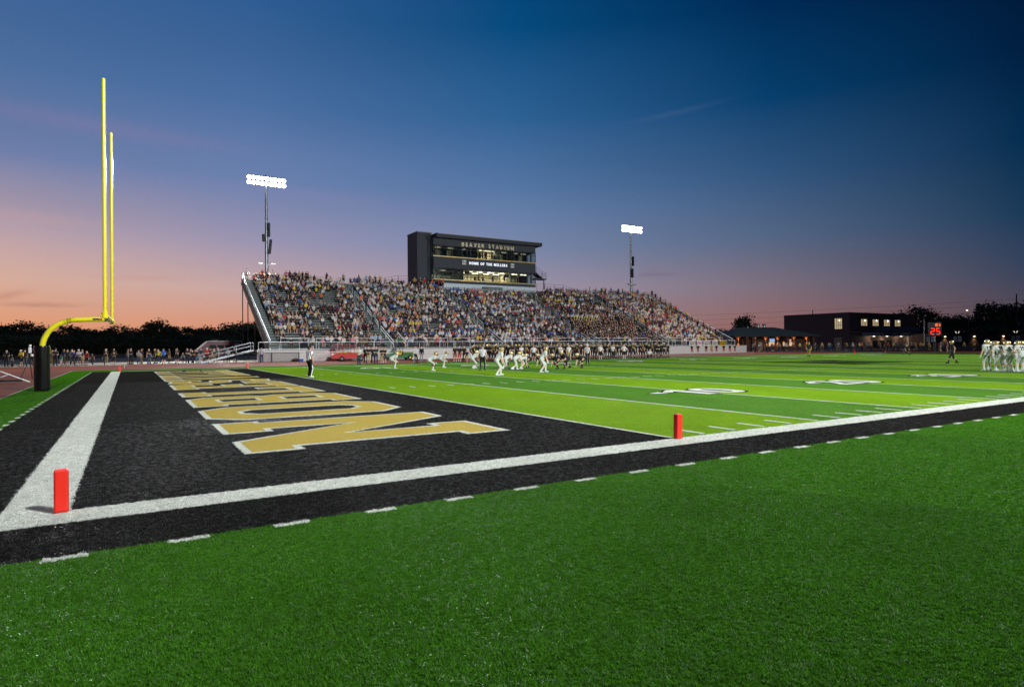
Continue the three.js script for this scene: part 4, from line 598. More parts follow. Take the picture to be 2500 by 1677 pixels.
// ---------- the game: players, officials, sideline ----------
const DEG = Math.PI / 180;
{
  const WJ = 0xbabfb4, WP = 0xb0b5aa, BJ = 0x0e0e10, BP = 0x121214;
  const wS = { pads: 1, girth: 1.06, lower: 'knee', sleeve: 0.5, gloves: 1 }, bS = { pads: 1, girth: 1.1, lower: 'knee', sleeve: 0.45 };
  const white = (p, sk, num) => ({ p, s: wS, m: [skinT[sk], hairT[2], WJ, WP, 0xc4c4c4, 0xcacec6], helmet: true, number: num, scale: 1.03 });
  const black = (p, sk, num) => ({ p, s: bS, m: [skinT[sk], hairT[2], BJ, BP, 0x18181a, 0x161616], helmet: true, number: num, ncol: 0xb9a24a, scale: 1.04 });
  const wg = 'visiting players in white on the field', bg = 'home players in black on the field';
  const wl = [[9.41, 39.11, 90, 'knees', 0, 'white uniformed player bent forward, hands on knees, farthest split from the line'], [9.84, 32.67, 80, 'knees', 3, 'white uniformed player with bare brown legs bent forward near the referee in stripes'], [13.16, 37.87, 70, 'knees', 0, 'white uniformed player bent over, hands on knees, with high white socks behind a team mate'], [14.37, 34.78, 90, 'crouch', 3, 'white uniformed player crouched low, half hidden behind the striped official'], [9.9, 23.36, 75, 'ready', 0, 'white uniformed player crouching alone in the backfield in front of the officials'], [15.11, 31.19, 85, 'lunge', 4, 'white uniformed lineman leaning forward beside the striped official'], [16.42, 31.01, 90, 'three', 0, 'white uniformed lineman in a three point stance facing gold helmets'], [15.19, 30.06, 95, 'lunge', 1, 'white uniformed lineman lunging with one leg stretched back'], [14.18, 24.99, 62, 'ready', 0, 'white uniformed linebacker number two upright beside the line of scrimmage']];
  wl.forEach(([u, v, a, p, sk, lb], k) => person(u, v, a * DEG, { ...white(p, sk, k === 8 ? '2' : undefined) }, lb, wg, 0.012));
  const blk = [[17.53, 32.22, -90, 'three', 1, 'black uniformed lineman with gold helmet crouched behind the white linemen'], [18.37, 31.39, -85, 'three', 0, 'black uniformed lineman down in stance between white defenders'], [18.22, 29.24, -90, 'three', 1, 'black uniformed lineman in three point stance next to the white linebacker'], [18.93, 28.9, -95, 'lunge', 1, 'broad black uniformed lineman bent low with bare arms'], [20.6, 29.38, -90, 'three', 0, 'black uniformed player on the end of the line reaching one hand to the turf']];
  blk.forEach(([u, v, a, p, sk, lb]) => person(u, v, a * DEG, black(p, sk), lb, bg, 0.012));
  // officials in striped shirts
  const ref = (p, cap, sk = 0) => ({ p, s: { sleeve: 0.6, girth: 1.08, belly: 0.5 }, m: [skinT[sk], hairT[5], stripeM, 0x0c0c0e, 0x101010, 0x101010], cap, stripe: true, scale: 1.02 });
  person(0.31, 28.65, 115 * DEG, { ...ref('relaxed', 0x121212), m: [skinT[1], hairT[1], stripeM, 0x0c0c0e, 0xe4e4e4, 0x101010] }, 'official in striped shirt and black trousers standing on the black end zone', 'officials in striped shirts', 0.016);
  person(12.88, 30.76, 150 * DEG, ref('refbend', 0x121212), 'official in striped shirt seen from behind next to the white linemen', 'officials in striped shirts', 0.012);
  person(26.83, 36.39, -40 * DEG, ref('stand', 0xe8e8e4), 'official with white cap facing the line of scrimmage', 'officials in striped shirts', 0.012);
  person(16.24, 51.0, 20 * DEG, ref('relaxed', 0x121212), 'official in striped shirt beside the green utility vehicle', 'officials in striped shirts', 0.012);
  // huddle
  const hud = [[35.05, 8.65, 150, '13', 0, 'relaxed', 'white uniformed player number 13 in the huddle with a bare arm'], [34.88, 8.01, 155, '34', 0, 'huddle', 'white uniformed player number 34 in the huddle seen from behind'], [34.68, 7.42, 165, '53', 1, 'huddle', 'white uniformed player number 53 in the huddle seen from behind'], [34.22, 6.74, 160, '15', 0, 'huddle', 'white uniformed player number 15 in the huddle seen from behind']];
  for (const [u, v, a, n, sk, p, lb] of hud) person(u, v, a * DEG, white(p, sk, n), lb, 'players in the white huddle', 0.012, 56);
  for (const [u, v, a, sk, lb] of [[36.4, 8.95, -40, 3, 'white uniformed player in the huddle facing numbers 13 and 34'], [36.6, 8.3, -30, 4, 'white uniformed player in the huddle facing number 53'], [36.2, 7.5, -20, 0, 'white uniformed player in the huddle facing number 15']]) person(u, v, a * DEG, white('huddle', sk), lb, 'players in the white huddle', 0.012);
  person(47.63, 15.9, 200 * DEG, { ...black('walk', 1, '4') }, 'black uniformed player with gold helmet walking alone across the field near the huddle', bg, 0.012);
  person(84.78, 37.7, -30 * DEG, { ...black('crouch', 1) }, 'black uniformed player crouched deep in the field near the opposite end zone', bg, 0.012);
  person(64.72, 39.43, -60 * DEG, { ...black('walk', 0), m: [skinT[0], hairT[2], 0x1a1a12, 0x8a7a28, 0x18181a, 0x161616] }, 'player in black jersey and gold trousers running at midfield far behind', bg, 0.012);
  // home bench along the far sideline
  const bench = [[23.04, 51.02], [23.54, 51.31], [23.58, 50.72], [24.84, 52.25], [25.22, 51.98], [25.37, 51.57], [25.4, 50.91], [25.8, 50.99], [27.01, 52.09], [27.52, 52.04], [27.38, 51.16], [28.35, 51.92], [29.07, 52.18], [29.14, 51.69], [29.55, 51.51], [29.92, 51.45], [30.84, 52.28], [30.97, 51.59], [31.85, 52.24], [32.34, 52.19], [32.48, 51.52], [33.07, 51.68], [33.01, 50.89], [34.29, 52.06], [33.7, 50.68], [34.55, 51.1], [35.33, 51.45], [36.52, 52.4], [36.18, 51.34], [36.93, 51.74], [37.03, 51.24], [37.59, 51.18], [38.97, 52.23], [38.2, 50.71], [39.69, 51.98], [39.51, 51.03], [39.93, 50.92], [40.28, 50.68], [42.18, 52.21], [42.65, 51.92], [42.26, 50.63], [44.26, 52.34], [44.06, 51.34], [45.13, 51.72], [45.3, 51.13], [46.05, 51.4], [46.44, 51.29], [47.11, 51.2], [47.08, 50.68], [48.86, 52.01], [48.59, 51.12], [50.3, 52.37], [49.55, 50.97], [49.77, 50.7], [51.42, 51.82], [50.79, 50.67], [51.82, 51.05]];
  const bp = ['stand', 'relaxed', 'hips', 'folded'];
  bench.forEach(([u, v], k) => { const sp = black(bp[Math.floor(prad() * 4)], Math.floor(prad() * 5)); const numb = k % 3 === 0; person(u, v, (-35 + 60 * (prad() - 0.5)) * DEG, { ...sp, s: { ...bS, lower: 'knee' }, number: numb ? String(1 + Math.floor(prad() * 80)) : undefined, chest: true, scale: 0.98 + 0.1 * prad() }, numb ? 'home player in numbered black jersey and gold helmet standing along the far sideline' : 'home player in plain black jersey and gold helmet standing along the far sideline', 'home players lined up along the far sideline', 0.012, 36); });
  // coaches in white polos
  [[28.44, 'folded', 'khaki', 0xb4a06a], [30.06, 'hips', 'black', 0x151515], [34.96, 'relaxed', 'khaki', 0xb4a06a], [39.66, 'stand', 'black', 0x151515], [41.64, 'folded', 'long black', 0x131313], [43.41, 'hips', 'dark', 0x1c1a1e], [33.73, 'phone', 'grey', 0x5c5c60]].forEach(([u, p, w, c], k) => person(u, 50.1, (-30 + 20 * (prad() - 0.5)) * DEG, { p, s: { sleeve: 0.6, lower: w === 'long black' ? 'pants' : 'shorts', belly: 0.4, girth: 1.05 }, m: [skinT[k % 3], hairT[k % 5], 0xdcdcd6, c, 0xd0d0d0, 0xe0e0e0] }, `coach in white polo, ${w} ${w === 'long black' ? 'trousers' : 'shorts'}, ${{ folded: 'arms folded', hips: 'hands on hips', relaxed: 'arms hanging loosely', stand: 'standing straight', phone: 'hands raised' }[p]}, before home players`, 'coaches in white polos', 0.012, 36));
  person(47.94, 50.4, -30 * DEG, { p: 'squat', s: { sleeve: 0.6, lower: 'pants' }, m: [skinT[0], hairT[1], 0xe4e4de, 0x161616, 0x202020, 0x202020] }, 'coach in white shirt squatting before the home players', 'coaches in white polos', 0.012, 36);
  // people at the sideline near the red cart
  const civ = (p, shirt, pants, o = {}) => ({ p, s: { sleeve: o.sleeve ?? 0.6, lower: o.shorts ? 'shorts' : 'pants', girth: o.g || 1, belly: o.b || 0, longHair: o.long }, m: [skinT[o.sk || 0], hairT[o.h || 0], shirt, pants, o.shoe ?? 0x2a2a2a, 0xd8d8d8], scale: o.sc || 1, cap: o.cap });
  const sg = 'people watching from the track side';
  [[10.53, 51.42, civ('folded', 0xd6dcc8, 0x14404a, { b: 0.5, g: 1.08 }), 'person in white T-shirt and teal trousers standing by the red cart'], [12.29, 53.75, civ('folded', 0x121214, 0xa99a68, { b: 0.4 }), 'person in black polo and khaki trousers with folded arms by the red cart'], [12.45, 55.25, civ('stand', 0x161618, 0x14141a), 'person all in black standing behind the khaki trousers'], [12.75, 52.84, civ('folded', 0x17171c, 0x2c3448), 'person in black shirt and navy trousers with folded arms'], [13.02, 54.61, civ('relaxed', 0x1c1c22, 0x202028), 'person in dark clothes standing behind the navy trousers'], [13.71, 53.83, civ('folded', 0x141416, 0x9a8a60, { shorts: 1, long: 1, h: 3, sc: 0.94 }), 'woman with fair hair in black top and tan shorts'], [14.21, 54.35, civ('folded', 0x1a1c22, 0x3c3c42, { shorts: 1, long: 1, h: 0, sc: 0.93 }), 'woman with dark hair in black top and grey shorts'],
   [19.0, 55.83, civ('stand', 0x141418, 0x8c8c90, { sleeve: 2 }), 'person in black hooded top and grey trousers beside the official'], [21.6, 52.78, civ('relaxed', 0x26201a, 0x9c3a34, { shorts: 1, long: 1 }), 'person with long hair in brown top and red shorts'], [21.95, 52.37, civ('stand', 0x171717, 0xb04a3a, { shorts: 1, h: 3 }), 'person in black shirt and orange red shorts'], [22.3, 51.96, civ('relaxed', 0x131316, 0x141418), 'person all in black by the home players'], [22.11, 50.97, civ('stand', 0x181818, 0xa89a58, { shorts: 1, sc: 0.75 }), 'child in black shirt and khaki shorts by the home players'], [22.87, 51.29, { ...civ('relaxed', 0x121214, 0xd8d8d4, { shorts: 1, g: 1.15, cap: 0xa08c50 }), number: '51', chest: true, ncol: 0xc8b468 }, 'large person in black jersey, white shorts and tan cap']]
    .forEach(([u, v, sp, lb]) => person(u, v, (-30 + 50 * (prad() - 0.5)) * DEG, sp, lb, sg, 0.006, 40));
  // along the fence beyond the track
  const fg = 'spectators leaning on the track fence';
  const FX = [[-19.29, 'lean', 0x141414, 0x121212, {}, 'spectator all in black turned aside at the track fence'], [-18.07, 'lean', 0xd2bc10, 0x20242c, { shorts: 1, cap: 0xb8c4d0 }, 'spectator in bright yellow shirt and pale cap at the track fence'], [-15.24, 'lean', 0x1a1e24, 0x15151a, { sc: 1.06, cap: 0x14161c }, 'tall spectator in black leaning on the fence rail'], [-14.71, 'stand', 0x2aa08c, 0xd8d8d8, { shorts: 1, sc: 0.68 }, 'child in teal shirt at the track fence'], [-14.14, 'lean', 0x26303c, 0x15151a, { shorts: 1 }, 'spectator in slate blue shirt and black shorts at the fence'], [-13.61, 'lean', 0x203c84, 0x12122a, { shorts: 1, sc: 0.95 }, 'spectator in royal blue shirt at the track fence'], [-13.17, 'lean', 0xd2cec8, 0x3c3e40, { shorts: 1, cap: 0xc8b8c8 }, 'spectator in white shirt and pale pink cap at the fence'], [-12.48, 'stand', 0xa02420, 0x1a1414, { shorts: 1, long: 1, h: 4, sc: 0.88 }, 'child with big fair hair in red shirt at the fence'], [-10.74, 'phone', 0x141416, 0x9a8f50, { shorts: 1, b: 0.4, cap: 0xc8bc90 }, 'spectator in black shirt, khaki shorts and tan cap'], [-10.02, 'phone', 0x0e0e10, 0x101012, { shorts: 1, sc: 0.82, long: 1 }, 'slim child in black holding a phone'], [-8.4, 'folded', 0x100f10, 0x0e0e10, { b: 0.3, h: 5 }, 'balding spectator dressed all in black'], [-7.66, 'lean', 0x8a8880, 0x3a4654, { sc: 0.92, long: 1 }, 'spectator in grey vest and jeans leaning on the rail'], [-6.63, 'phone', 0x20222a, 0x2a4a6c, { b: 0.2, h: 1 }, 'spectator in dark shirt and blue jeans'], [-5.21, 'lean', 0x1c6cc4, 0x141414, { shorts: 1, b: 0.6, g: 1.15 }, 'broad spectator in bright blue shirt and black shorts'], [-3.85, 'phone', 0x1c3434, 0x131313, { shorts: 1, b: 0.4 }, 'spectator in dark green shirt holding a lit phone'], [-2.8, 'folded', 0x131315, 0x20242c, {}, 'spectator in black shirt and dark jeans beside the phone'], [-2.23, 'lean', 0x30221c, 0x141416, { long: 1, sc: 0.9 }, 'spectator with long hair in dark brown top'], [-1.78, 'lean', 0x1a1a1e, 0x5c7484, { long: 1, sc: 0.9 }, 'spectator with long hair in pale jeans'], [-0.74, 'folded', 0xb4161c, 0x181416, { shorts: 1, b: 0.5, g: 1.12, cap: 0xd8d8d8 }, 'broad spectator in bright red shirt and white cap'], [-0.39, 'relaxed', 0x28221e, 0x8c7448, { shorts: 1, cap: 0x1c1c1c }, 'spectator in brown shirt and tan shorts behind red shirt'], [0.45, 'folded', 0x241418, 0x484840, { shorts: 1, cap: 0xb8bcc0 }, 'spectator in maroon black shirt and grey cap'], [1.56, 'lean', 0xa4b0b8, 0x17171a, { cap: 0x241c18 }, 'spectator in pale blue shirt leaning on the rail'], [2.29, 'stand', 0x1a1416, 0x141416, { shorts: 1 }, 'spectator in black beside the entry stair of the bleachers'], [4.97, 'relaxed', 0xa8a4b4, 0x2c3850, { long: 1 }, 'spectator in lilac grey top and jeans by the bleacher wall']];
  FX.forEach(([u, p, a, b, o, lb]) => person(u, u > 4 ? 71.3 : 73.4, (u > 4 ? -10 : (-15 + 50 * (prad() - 0.5))) * DEG, civ(p, a, b, o), lb, fg, 0, 36));
  const shade = ['black', 'brown', 'grey', 'navy', 'olive'], shadeC = [0x161616, 0x4a3020, 0x5a5a5c, 0x1c2440, 0x3c3c20];
  [-19.33, -17.19, -15.91, -14.8, -14.04, -13.09, -12.12, -8.72, -7.27, -5.96, -5.49, -4.5, -2.96, -0.94, 0.44, 1.61, -18.4, -16.6, -11, -10.1, -6.6, -3.7, -2.1].forEach((u, k) => { const c = k % 5, y = k === 10; person(u, 76.5 + 3 * prad(), (180 * prad() - 90) * DEG, civ(['relaxed', 'stand', 'walk', 'hips'][k % 4], y ? 0xc8b41c : shadeC[c], [0x202028, 0x2c3850, 0x8a7440][k % 3], { sk: k % 4, shorts: k % 2, sc: k % 6 === 0 ? 0.72 : 1, h: k % 5 }), y ? 'spectator in yellow shirt strolling behind the track fence' : `spectator in ${shade[c]} shirt strolling behind the track fence`, 'people strolling behind the fence', -0.02, 30); });
  // round the bend of the track by the concession stand
  const CC = [['white', 0xc8c8c4], ['black', 0x161616], ['gold', 0xb8962c], ['red', 0xa02a24], ['grey', 0x707274], ['navy', 0x222c50], ['teal', 0x2c7078], ['brown', 0x54382a], ['yellow', 0xc8b030]];
  for (let k = 0; k < 74; k++) { const th = (82 - 46 * ((k + 0.8 * prad()) / 74)) * DEG, R = 49.1 + (k % 3) * 0.8 + 0.5 * prad(), c = Math.floor(prad() * CC.length); person(FL + R * Math.cos(th), 24.4 + R * Math.sin(th), (-50 + 90 * (prad() - 0.5)) * DEG, civ(['lean', 'stand', 'relaxed', 'folded', 'phone', 'hips'][k % 6], CC[c][1], [0x1c1c22, 0x2a3a58, 0x8c7c50, 0x15151a][Math.floor(prad() * 4)], { shorts: prad() < 0.5, sk: Math.floor(prad() * 5), h: Math.floor(prad() * 6), sc: prad() < 0.15 ? 0.75 : 0.95 + 0.1 * prad(), long: prad() < 0.35 }), `spectator in ${CC[c][0]} shirt behind the fence round the track bend`, 'spectators round the bend of the track', 0, 28); }
  for (let k = 0; k < 12; k++) { const th = (32 - 22 * (k / 12)) * DEG, c = Math.floor(prad() * CC.length); person(FL + 50 * Math.cos(th), 24.4 + 50 * Math.sin(th), (-70 + 90 * (prad() - 0.5)) * DEG, civ(['stand', 'relaxed', 'walk'][k % 3], CC[c][1], 0x22242c, { shorts: k % 2, sk: k % 4, h: k % 5 }), `spectator in ${CC[c][0]} shirt by the fence beyond the play clock`, 'spectators beyond the play clock', 0, 28); }
  [[117, 47.6, 0x4c5c64, 'person in grey shirt and tan shorts beside the play clock'], [118.6, 47.2, 0xa05878, 'person in pink shirt beside the play clock']].forEach(([u, v, c, lb]) => person(u, v, 200 * DEG, civ('relaxed', c, 0x8a7850, { shorts: 1 }), lb, null, 0, 30));
  // musicians and cheerleaders at the track before the banners
  [72.74, 74.23, 76.26, 77.59, 78.84, 80.75, 82.36, 83.67].forEach((u, k) => person(u, 66, (-30 + 30 * (prad() - 0.5)) * DEG, civ(['stand', 'hips', 'relaxed'][k % 3], [0x1a1612, 0x241c14, 0xa89428][k === 3 ? 2 : k % 2], 0xa0603c, { shorts: 1, long: 1, h: 3, sc: 0.93 }), k === 3 ? 'cheerleader in gold top standing before the banners' : k % 2 ? 'cheerleader in dark brown top standing before the banners' : 'cheerleader in black top standing before the banners', 'cheerleaders before the banners', 0, 30));
}
// ---------- the crowd on the bleachers ----------
{
  const sitS = [{ sleeve: 0.6 }, { sleeve: 0.6, longHair: 1, girth: 0.94 }, { sleeve: 2, girth: 1.05 }, { sleeve: 0.6, lower: 'shorts', belly: 0.4, girth: 1.08 }], sitP = ['sit', 'sitLean', 'sitFold', 'sitPhone', 'sitTurn'];
  // shirt name, shirt, trousers, hair, skin, cap
  const CO = [['black', 0x121214, 0x1c2230, 0, 0], ['black', 0x17181b, 0x6a5c3c, 3, 1], ['charcoal', 0x2b2d31, 0x1a1a1e, 1, 2], ['white', 0xd6d6d0, 0x2a3448, 0, 0], ['white', 0xc4c8c8, 0x44444a, 4, 2], ['grey', 0x777a7c, 0x1e2430, 5, 0], ['navy', 0x1c2544, 0x2a2a2e, 1, 1], ['blue', 0x2d5ca8, 0x26282e, 2, 3], ['light blue', 0x8fb0c8, 0x3a4454, 4, 0], ['gold', 0xb0904a, 0x1c1c20, 3, 0], ['olive', 0x6c6850, 0x33302a, 0, 4], ['red', 0xb2242a, 0x22242c, 2, 1], ['orange', 0xd8642a, 0x2a2a2c, 1, 0], ['yellow', 0xd6be28, 0x2a3040, 3, 2], ['green', 0x2f6a44, 0x24262a, 0, 0], ['pink', 0xc87a8c, 0x30384c, 4, 2], ['maroon', 0x5c1c24, 0x1c1c20, 2, 5], ['cream', 0xc8bfae, 0x4c4438, 5, 0], ['teal', 0x2a6a74, 0x1c2028, 1, 1], ['purple', 0x54407c, 0x202028, 2, 0]];
  const WT = [ // weights by section
    [9, 6, 7, 2.6, 2.6, 4, 4, 1.6, 2, 1.6, 1.6, 1.2, 0.7, 0.5, 0.8, 0.5, 1.2, 2, 0.8, 0.3], [5, 4, 4, 9, 8, 6, 4, 4, 5, 2.4, 2.4, 1.2, 0.9, 1.6, 0.8, 1, 0.8, 2, 0.8, 0.5], [5, 4, 5, 8, 8, 5, 6, 5, 5, 1.2, 1.6, 2, 0.8, 0.9, 0.8, 1.2, 0.8, 1.2, 1, 0.5], [9, 5, 7, 4.5, 4.5, 5, 4, 2.4, 2.4, 2.4, 2.6, 1, 0.6, 0.8, 1, 0.6, 0.8, 2, 0.8, 0.3], [3, 2, 3, 6, 6, 4, 2, 3, 2.4, 3, 3, 4, 3, 2.6, 0.8, 1.6, 1.6, 4, 1, 0.7]];
  const seats = [], r = rng(404);
  const hole = [[0, 9.5, 12.5, 13, 15, 0.9], [0, 14.5, 19.5, 15, 22, 0.75], [0, 8.2, 12, 17, 20, 0.6], [0, 13, 16.5, 5, 9, 0.6], [0, 7, 22, 0, 3, 0.35], [1, 24, 30, 12, 15, 0.6], [1, 30, 34, 5, 8, 0.75], [2, 43, 52, 8, 12, 0.55], [3, 59, 66, 14, 17, 0.5], [3, 64, 74, 20, 24, 0.6], [2, 48, 56, 2, 4, 0.3]];
  SECT.forEach(([a, b], s) => { for (let i = 0; i < ROWS; i++) { let u = a + 0.25 + 0.1 * r(); const dens = [0.74, 0.84, 0.84, 0.8, 0.96][s] * (0.82 + 0.26 * Math.sin(i * 1.7 + s * 2.1) * Math.sin(i * 0.43 + s) + 0.1); while (u < b - 0.2) { let d = dens; for (const [hs, u0, u1, i0, i1, e] of hole) if (hs === s && u > u0 && u < u1 && i >= i0 && i <= i1) d *= 1 - e; if (i > 25 && u > 40.6 && u < 62.5) d = 0; if (r() < d) { const same = r() < 0.3 && seats.length > 3 ? seats[seats.length - 1 - Math.floor(r() * 2)].c : -1; let t = r() * WT[s].reduce((x, y) => x + y, 0), c = 0; while ((t -= WT[s][c]) > 0) c++; if (same >= 0) c = same; if (s === 3 && i < 12) c = r() < 0.8 ? (r() < 0.7 ? 0 : 1) : c; seats.push({ u: u + 0.06 * (r() - 0.5), i, c, s, g: Math.floor(r() * 20), j: (r() - 0.5) * 0.5, sc: 0.92 + 0.14 * r(), dv: 0.05 * (r() - 0.5), st: 0 }); } u += 0.49 + 0.14 * r() + (r() < 0.07 ? 0.3 + 1.1 * r() : 0); } } });
  const dist = (q) => Math.hypot(q.u - camera.position.x, treadV(q.i) + camera.position.z); seats.sort((x, y) => dist(x) - dist(y));
  const variant = (q) => ({ p: sitP[q.g % 5], s: sitS[Math.floor(q.g / 5)], res: 22 });
  const mat = (c) => [cloth(skinT[CO[c][4]]), cloth(hairT[CO[c][3]]), cloth(CO[c][1]), cloth(CO[c][2]), cloth(0x2c2c2e), cloth(0xc8c8c8)];
  const rest = seats;
  const crowd = new THREE.Group(); crowd.name = 'seated_crowd'; scene.add(crowd); tag(crowd, 'dense crowd of spectators filling the bleacher rows', 'crowd', null, 'stuff');
  const bins = new Map(); for (const q of rest) { const k = q.g % 8 + '_' + q.c; if (!bins.has(k)) bins.set(k, []); bins.get(k).push(q); }
  const m4 = new THREE.Matrix4(), qq = new THREE.Quaternion(), Y = V3(0, 1, 0);
  for (const [k, list] of bins) { const g8 = +k.split('_')[0], c = +k.split('_')[1], w = variant({ g: [0, 6, 12, 18, 3, 9, 11, 15][g8] }); const im = new THREE.InstancedMesh(body(w.p, w.s, w.res).g, mat(c), list.length); im.name = 'spectators'; im.userData.kind = 'stuff'; list.forEach((q, i) => { m4.compose(W(q.u, treadV(q.i) + RUN - 0.22 + q.dv, treadH(q.i)), qq.setFromAxisAngle(Y, q.j), V3(q.sc, q.sc, q.sc)); im.setMatrixAt(i, m4); }); add(im, crowd); }
  console.log('seated', seats.length, 'bins', bins.size);
  // people standing on the top rows
  const extra = (u, v, h) => { const c = Math.floor(r() * 18), w = body(['stand', 'relaxed', 'folded', 'lean'][Math.floor(r() * 4)], sitS[Math.floor(r() * 4)], 24), o = new THREE.Mesh(w.g, mat(c)); o.name = 'spectators'; o.userData.kind = 'stuff'; o.position.set(u, h, -v); o.rotation.y = (r() - 0.5) * 2; add(o, crowd); };
  const st = (u, v, h, k, where, grp) => { const c = CO[Math.floor(r() * 18)]; person(u, v, (r() - 0.5) * 2.4, { p: ['stand', 'relaxed', 'folded', 'lean', 'hips'][Math.floor(r() * 5)], s: sitS[Math.floor(r() * 4)], m: [skinT[c[4]], hairT[c[3]], c[1], c[2], 0x2c2c2e, 0xc8c8c8], res: 28 }, `spectator in ${c[0]} top standing ${where}`, grp, h); };
  [9.31, 10.04, 10.77, 12.88, 13.44, 14.27, 14.9, 15.42, 16.0, 16.32, 19.29, 22.07, 24.73, 26.01, 26.65, 27.6, 28.47].forEach((u, k) => st(u, 95.5, treadH(28), k, 'on the top row of the bleachers', 'spectators standing along the top row'));
  st(7.0, 95.6, treadH(28), 0, 'at the top corner of the end stair', 'spectators standing along the top row');
  [74.47, 76.13, 77.7, 78.15, 78.71, 80.31, 82.4, 83.57, 86.67, 88.0, 92.34].forEach((u, k) => st(u, 95.5, treadH(28), k, 'on the top row beyond the press box', 'spectators standing beyond the press box'));
  [35.15, 36.23, 37.02, 38.59, 39.81, 40.72].forEach((u, k) => st(u, 96.2, treadH(28) + 0.1, k, 'before the stair tower of the press box', 'spectators standing before the stair tower'));
  for (let i = 2; i < 27; i += 2) extra(92.5, treadV(i) + 0.4, treadH(i));
  for (const [c, rows] of [[AISLES[0], [9, 17]], [AISLES[3] + 0.3, [4, 6, 8, 11, 15]], [AISLES[1], [5, 14]], [AISLES[2], [3]]]) for (const i of rows) st(c, treadV(i) + 0.3, treadH(i), i, 'on an aisle stair between bleacher sections', 'spectators on the aisle stairs');
  for (let k = 0; k < 14; k++) extra(8 + 82 * r(), 73.1, 1.47);
  // people in the press box
  for (const [u, v, h, c, p] of [[48.4, 98.2, 14.05, 0x2a1c18, 'sit'], [49.2, 98.2, 14.05, 0x4a2c20, 'sit'], [50.2, 98.3, 14.05, 0x1c1c20, 'sit'], [52.6, 98.6, 14.05, 0x2a2420, 'stand'], [55.2, 98.4, 14.05, 0x3a241c, 'relaxed'], [58.4, 98.6, 14.05, 0x6a1c20, 'stand'], [50.3, 98.5, 18.35, 0x14161a, 'stand'], [50.9, 98.5, 18.35, 0x201c1a, 'relaxed'], [52.9, 98.5, 18.35, 0x2c2420, 'sit']]) person(u, v, 0.2, { p, s: sitS[0], m: [skinT[1], hairT[0], c, 0x1a1a1e, 0x222222, 0x222222], res: 28 }, h > 16 ? 'dark silhouette of a person behind the upper press box windows' : p === 'sit' ? 'person seated at the desk behind the lit press box windows' : 'person standing in the lit lower press box room', 'people inside the press box', h);
}
// ---------- fences round the track ----------
{
  const blk = paint(0x14161a, 0.5, 0.4);
  const fence = (pts, label, gapTop = 1.16) => {
    const g = group('track_fence', 0, 0); tag(g, label, 'fence', 'fences round the track');
    for (let k = 0; k < pts.length; k++) { mesh('post', bar(W(...pts[k], -0.02), W(...pts[k], gapTop + 0.03), 0.04, 8), blk, g); if (k) { const a = pts[k - 1], b = pts[k]; for (const h of [gapTop, 0.08]) mesh('rail', bar(W(...a, h), W(...b, h), h > 1 ? 0.028 : 0.02, 6), blk, g); const q = new THREE.BufferGeometry(), A = W(...a, 0.08), B = W(...b, 0.08), C = W(...b, gapTop), E = W(...a, gapTop); q.setAttribute('position', new THREE.Float32BufferAttribute([A, B, C, A, C, E].flatMap((p) => [p.x, p.y, p.z]), 3)); q.setAttribute('uv', new THREE.Float32BufferAttribute([0, 0, 1, 0, 1, 1, 0, 0, 1, 1, 0, 1], 2)); q.computeVertexNormals(); mesh('chain_link', q, fenceNet, g); } }
  };
  var fenceNet = M.net(40, 14); fenceNet.color.set(0x0c0e10);
  fence(Array.from({ length: 13 }, (_, k) => [-40 + k * 2.65, 72.9]), 'black chain link fence along the track before the strolling spectators');
  fence([[2.2, 71.6], [6.2, 71.6], [9.4, 71.6]], 'short black fence by the bleacher entry stair');
  fence(Array.from({ length: 26 }, (_, k) => { const th = (84 - k * 3.4) * D; return [FL + 48.4 * Math.cos(th), 24.4 + 48.4 * Math.sin(th)]; }), 'black chain link fence curving round the bend of the track');
}
